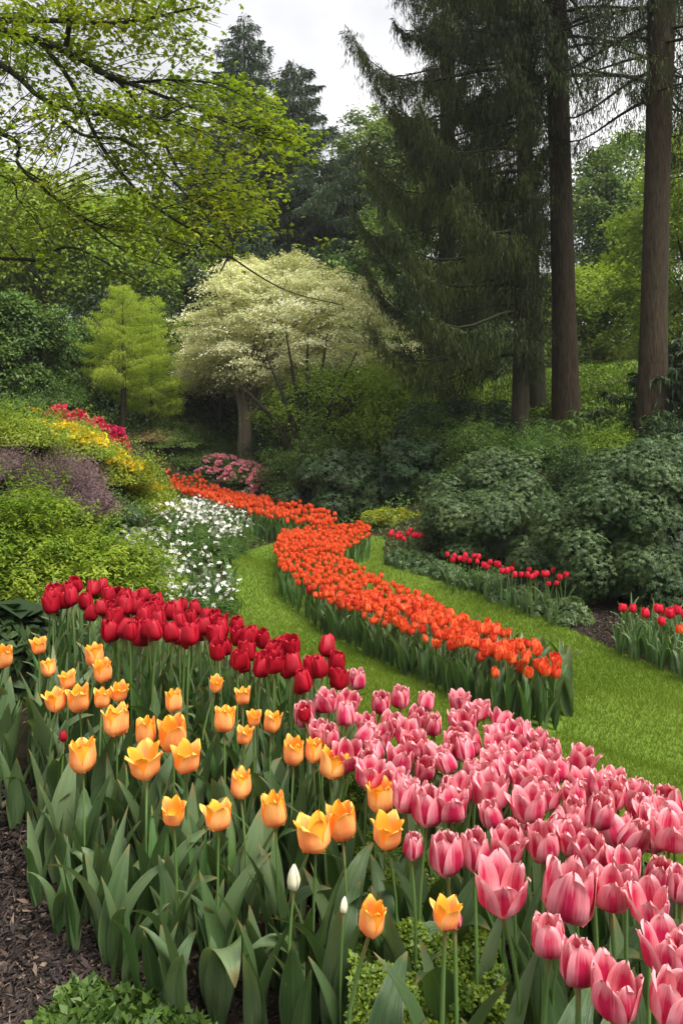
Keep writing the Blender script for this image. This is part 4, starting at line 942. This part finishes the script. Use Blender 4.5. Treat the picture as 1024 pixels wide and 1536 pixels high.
broad('multistem_tree', 'many stemmed dark tree with yellow green leaves under the cream crown', 462, 664, 17.5, 215, 545, 668, 'farlime', 9000, .065, 103, nl=22, lobe=.24, reject=.5, asp=.5, cpx=500,
      stems=[[(-.05, -.3, -.1), (-.35, -.4, 1.2), (-.9, -.5, 2.6)], [(0, .03, -.1), (-.05, 0, 1.4), (.0, 0, 3.2)], [(.08, 0, -.1), (.2, 0, 1.5), (.45, 0, 3.2)], [(.12, 0, -.1), (.6, 0, 1.0), (1.3, 0, 1.9)], [(.05, -.1, -.1), (.45, -.3, 1.3), (1.1, -.6, 2.7)], [(-.02, -.1, -.1), (-.2, -.4, 1.5), (-.45, -.8, 3.1)], [(-.1, -.1, -.1), (-.7, -.3, 1.1), (-1.5, -.5, 2.0)]], tr=.07, limbs=22)
# background broadleaf wood
BG = [
 ('dark evergreen bush at the left edge under the lime wood', 20, 620, 17, 150, 430, 610, 'mid', 30, .10), ('rounded dark bush between the left edge and the lime tree', 85, 625, 19, 130, 485, 610, 'mid', 30, .09),
 ('dark bush behind the lime green feathery tree', 200, 640, 23, 200, 450, 640, 'darkleaf', 30, .13), ('dark bush between the lime tree and the pale trunk', 308, 680, 23, 130, 545, 670, 'darkleaf', 26, .12),
 ('yellow green tree behind the maple branches at the left edge', 10, 600, 27, 230, 250, 480, 'farlime', 34, .17), ('yellow green tree above the lime feathery tree', 150, 600, 29, 230, 290, 480, 'farlime', 34, .18),
 ('light green tree rising behind the maple branches', 235, 600, 32, 200, 350, 560, 'fargreen', 34, .17), ('pale green tree high at the left behind the maple', 60, 590, 36, 300, 270, 430, 'fargreen', 34, .20),
 ('dark green tree right of the second fir against the sky', 575, 600, 36, 170, 165, 420, 'fargreen', 34, .20), ('dull green tree behind the spruce boughs', 640, 620, 30, 220, 330, 640, 'fargreen', 34, .19),
 ('bright green tree below the lowest spruce boughs', 605, 690, 18.5, 200, 540, 715, 'farlime', 40, .08), ('lime green bush at the right of the many stemmed tree', 550, 700, 20, 170, 550, 690, 'farlime', 30, .08),
 ('yellow green tree between the middle and thick trunks', 905, 600, 27, 210, 380, 610, 'farlime', 34, .16), ('green tree behind the reddish trunk', 760, 600, 27, 240, 420, 640, 'fargreen', 34, .17),
 ('tall light green tree right of the thick trunk', 1050, 600, 22, 200, 170, 580, 'farlime', 40, .14), ('tall pale tree between the trunks at the right', 930, 600, 34, 200, 190, 470, 'fargreen', 40, .20),
 ('dark shrub below the spruce boughs', 690, 700, 15, 180, 600, 705, 'darkleaf', 30, .08), ('green tree far behind the cream crown', 470, 620, 30, 260, 400, 640, 'mid', 34, .17)]
for i, (lb, px, pyb, d, wp, t0, b0, mt, nl, lf) in enumerate(BG):
    broad('broadleaf_tree', lb, px, pyb, d, wp, t0, b0, mt, 19000, lf, 200 + i, nl=nl, lobe=.27, reject=.35, asp=.5, squash=.6, core=(mt in ('darkleaf', 'mid')), flat=.25, group='trees of the background wood')
# mossy bank on the right
MB = [hit(700, 640)[:2], hit(960, 620)[:2], (9, 24), (4, 26), (2.5, 20)]
cover('moss_bank_plants', [(2.6, 14.5), (8.5, 13.5), (14, 24), (10, 29), (4, 27)], 60000, .45, .075, M['moss'], 'mossy yellow green plants on the rising bank behind trunks', .5, 9)

# big spruces
def spruce(label, px, pybase, pxt, d, wbase, wtop, H_, seed, nbr, r, start, wood, az=None, lmul=None, lean=None, hang=.75, dens=24, nh=8, leaf=.105, mat='spruce', droop=.62, branches=None):
    x = (px - CX) / F * d; g = T(x, d); root = empty('spruce_tree', (x, d, g)); tag(root, label, 'conifer')
    ztop = EYE + CY / F * d - g; lx = (pxt - px) / F * d / ztop
    b = Acc(); mids = [(0, 0, -.3), (lx * ztop * .35 + (lean or 0), 0, ztop * .4), (lx * ztop, 0, ztop), (lx * H_, 0, H_)]
    trunk_tube(b, mids, [wbase * 1.25 * d / F / 2, wbase * .97 * d / F / 2, wbase * .9 * d / F / 2, wtop * d / F / 2, .03], 40, 16)
    b.obj('trunk', M[wood], root, True)
    a, wd = Acc(), Acc(); conifer(a, wd, H_, r, nbr, seed, start=start, droop=droop, up=.06, tip=.55, leaf=leaf, asp=.18, dens=dens, fan=.15, lo=.5, hang=hang, nh=nh, pw=.42, az=az, lmul=lmul, rtip=.2)
    c = a.obj('crown', M[mat], root); wd.obj('branch', M['bark_dark'], root, True)
    return root
def side(front=1.0, right=.2, lft=1.0):
    def f(a, z):
        c = math.cos(a)
        return lft if c < -.25 else (right if c > .25 else (front if math.sin(a) > 0 else front * .6))
    return f
spruce('dark drooping spruce with the widest boughs, slim trunk nearest the rounded rhododendron', 779, 666, 790, 13.3, 23, 18, 12.5, 301, 104, 2.7, 1.35, 'bark_dark', lmul=side(.6, .16), dens=140)
spruce('leaning spruce trunk just behind the slim one', 806, 642, 775, 15.6, 26, 24, 13, 302, 66, 3.1, 2.6, 'bark_dark', lmul=side(.7, .12), dens=110)
spruce('tall reddish trunk spruce in the middle of the group', 849, 630, 832, 14.2, 36, 34, 14, 303, 84, 2.6, 6.4, 'bark_red', lmul=side(.5, .85), hang=.6, dens=40)
spruce('thick straight spruce trunk next to the right picture edge', 976, 664, 992, 12.4, 40, 42, 13, 304, 80, 2.6, 5.4, 'bark_red', lmul=side(.4, .8, 1.0), hang=.6, dens=46)
spruce('spruce standing behind the group with its crown filling the top', 668, 640, 672, 18.5, 26, 20, 15, 305, 44, 2.8, 4.4, 'bark_dark', hang=.9, dens=90, leaf=.15, lmul=side(.9, .9, .75))
spruce('spruce right of the thick trunk hanging in from outside the picture', 1085, 680, 1085, 15.0, 30, 26, 12, 306, 70, 2.3, 4.6, 'bark_dark', hang=.7, dens=34, lmul=side(.7, .7, .8))

# hanging bough right of the reddish trunk
# ------------------------------------------------------------------ overhanging maple
def maple():
    bx, by = -4.6, 5.6; g = T(bx, by); root = empty('maple_tree', (bx, by, g)); tag(root, 'overhanging maple whose leafy branches reach in from the upper left', 'tree')
    off = np.array([bx, by, g]); P = lambda px, py, d: pt(px, py, d) - off
    tr = Acc(); trunk_tube(tr, [(0, 0, -.2), (.1, 0, 1.5), (0, .1, 3.0), (.2, 0, 5.2), (.1, .2, 7.5)], [.24, .19, .16, .12, .04]); tr.obj('trunk', M['bark_twig'], root, True)
    S = Acc(); BR = [
     ([(-400, 130, 5.6), (-120, 60, 5.5), (0, 48, 5.4), (60, 62, 5.3), (120, 88, 5.3), (170, 120, 5.3)], .040, .016), ([(-300, 20, 5.6), (-80, 30, 5.6), (60, 30, 5.2), (180, 34, 5.0), (300, 10, 4.8)], .03, .006),
     ([(-200, -20, 5.6), (0, 96, 5.2), (60, 145, 5.1), (120, 168, 5.0), (168, 172, 4.9), (240, 178, 4.8)], .026, .004), ([(-300, 150, 5.6), (0, 200, 5.6), (30, 250, 5.6), (100, 310, 5.6), (160, 342, 5.5), (225, 350, 5.4), (290, 372, 5.3)], .020, .004),
     ([(60, 62, 5.3), (105, 120, 5.3), (150, 215, 5.4), (200, 280, 5.4), (250, 322, 5.4), (310, 357, 5.3), (360, 395, 5.2), (430, 436, 5.1), (515, 458, 5.0)], .018, .003),
     ([(120, 88, 5.3), (180, 125, 5.3), (240, 205, 5.2), (270, 258, 5.2), (310, 305, 5.1), (345, 350, 5.0), (350, 390, 5.0)], .015, .003), ([(140, 105, 5.3), (215, 133, 5.2), (300, 165, 5.1), (380, 200, 5.0), (450, 215, 4.9)], .016, .003),
     ([(-300, 400, 6.0), (0, 388, 5.8), (62, 392, 5.8), (80, 376, 5.8), (112, 372, 5.7), (152, 390, 5.6), (190, 412, 5.5), (225, 430, 5.5)], .017, .003), ([(-200, 200, 5.8), (0, 262, 5.8), (28, 300, 5.8), (60, 340, 5.7), (72, 376, 5.7)], .010, .003),
     ([(100, 70, 5.2), (110, -40, 5.0), (90, -160, 4.8)], .02, .006), ([(60, 145, 5.1), (120, 200, 5.0), (190, 212, 5.0), (250, 262, 5.0), (290, 302, 5.0), (330, 320, 5.0)], .012, .003),
     ([(180, 125, 5.3), (260, 120, 5.2), (330, 128, 5.0), (400, 165, 4.9)], .011, .003), ([(30, 250, 5.6), (80, 290, 5.8), (130, 390, 5.9), (140, 440, 6.0)], .008, .002), ([(-100, 300, 6), (-20, 330, 6.2), (60, 420, 6.2), (120, 450, 6.2)], .01, .003),
     ([(100, 310, 5.6), (180, 372, 5.8), (250, 400, 6.0), (330, 410, 6.1)], .008, .002), ([(-60, -60, 5.4), (80, -30, 5.2), (200, -20, 5.0), (330, -10, 4.8)], .02, .005)]
    node = []
    for pts_, r0, r1 in BR:
        C = curve([P(*q) for q in pts_], 36); b = Acc(); add_tube(b, C, np.linspace(r0, r1, len(C)), 7); b.obj('branch', M['bark_twig'], root, True); node.append(C)
    b = Acc()
    for C in node:
        if C[0][0] < .6 and False: pass
    for pts_, r0, r1 in BR:                      # join the outer ends of the limbs to the trunk
        if pts_[0][0] < -50:
            q = P(*pts_[0]); k = curve([(0.05, 0.05, max(1.8, q[2] - 1.0)), (q * .5 + np.array([0, 0, q[2] * .5 - .25])), q], 10); add_tube(b, k, np.linspace(r0 * 1.5, r0, len(k)), 7)
    NP = np.concatenate(node); g_ = np.random.default_rng(5); a = Acc(); tw = Acc()
    mask = [(-80, -80), (350, -80), (330, 0), (315, 30), (335, 65), (290, 95), (345, 105), (420, 165), (470, 215), (430, 250), (400, 320), (370, 350), (330, 380), (270, 350), (250, 400), (180, 420), (120, 400), (60, 430), (-80, 430)]
    Cc = []; 
    while len(Cc) < 800:
        px, py = g_.uniform(-80, 470), g_.uniform(-80, 440)
        if not inpoly(np.array([px]), np.array([py]), mask)[0]: continue
        dens = 1.0 if (py > 120 and px > 180 and py < 380) or py < 90 else .38
        if 250 < py and px < 180: dens = .30
        if g_.random() > dens: continue
        Cc.append((px, py, g_.uniform(4.6, 6.4)))
    for (px, py, d) in Cc + [(430 + 5 * i, 205 + 6 * i, 5) for i in range(-3, 5)] + [(470, 362, 5.1), (350, 385, 5.1), (395, 300, 5), (410, 240, 5), (370, 160, 5)]:
        p = P(px, py, d); j = np.argmin(((NP - p + np.array([.28, 0, -.10])) ** 2).sum(1)); q = NP[j]
        if np.linalg.norm(p - q) > (1.0 if d != 5 else .6): continue
        m_ = q * .5 + p * .5 + np.array([0, 0, .05]); C = curve([q, m_, p, p + np.array([.12, -.03, -.06]) * g_.uniform(.5, 1.6)], 8); add_tube(tw, C, np.linspace(.0035, .0012, len(C)), 4)
        n = g_.integers(16, 30); s = g_.uniform(.35, 1, n); B = C[(s * (len(C) - 1)).astype(int)] + g_.normal(0, .055, (n, 3)) * np.array([1, 1, .6])
        base = g_.random() * 6.28; nr = unit(g_.normal(0, .45, (n, 3)) + np.array([0, 0, 1.0])); rn = np.clip(g_.random() * .5 + g_.random(n) * .5, 0, 1); az = g_.random(n) * 6.28; L = g_.uniform(.024, .042, n)
        t1 = unit(np.cross(nr, np.array([.1, .9, .2]))); t2 = np.cross(nr, t1)
        for k in (-1, 0, 1):
            an = az + k * .85; D = t1 * np.cos(an)[:, None] + t2 * np.sin(an)[:, None] - np.array([0, 0, .25]); add_leaves(a, B, D, nr, L * (1 if k == 0 else .8), L * .55, .15, rnd=rn)
    tw.add(*b.arrays()); tw.obj('twigs', M['bark_twig'], root, True); a.obj('crown', M['maple'], root)
maple()

# ------------------------------------------------------------------ air between the camera and the far wood
def haze():
    a = Acc(); x0, x1, y0, y1, z0, z1 = -60, 60, -20, 70, -30, 26
    V = [(x, y, z) for z in (z0, z1) for y in (y0, y1) for x in (x0, x1)]
    a.add(V, [(0, 2, 3, 1), (4, 5, 7, 6), (0, 1, 5, 4), (2, 6, 7, 3), (0, 4, 6, 2), (1, 3, 7, 5)])
    m = bpy.data.materials.new('air'); m.use_nodes = True; t = m.node_tree; t.nodes.clear(); o = t.nodes.new("ShaderNodeOutputMaterial")
    v = t.nodes.new("ShaderNodeVolumePrincipled"); v.inputs['Color'].default_value = (.95, .96, 1, 1); v.inputs['Density'].default_value = HAZE; t.links.new(v.outputs[0], o.inputs['Volume'])
    tag(a.obj('haze', m), kind='stuff')
HAZE = .0006
if HAZE: haze()
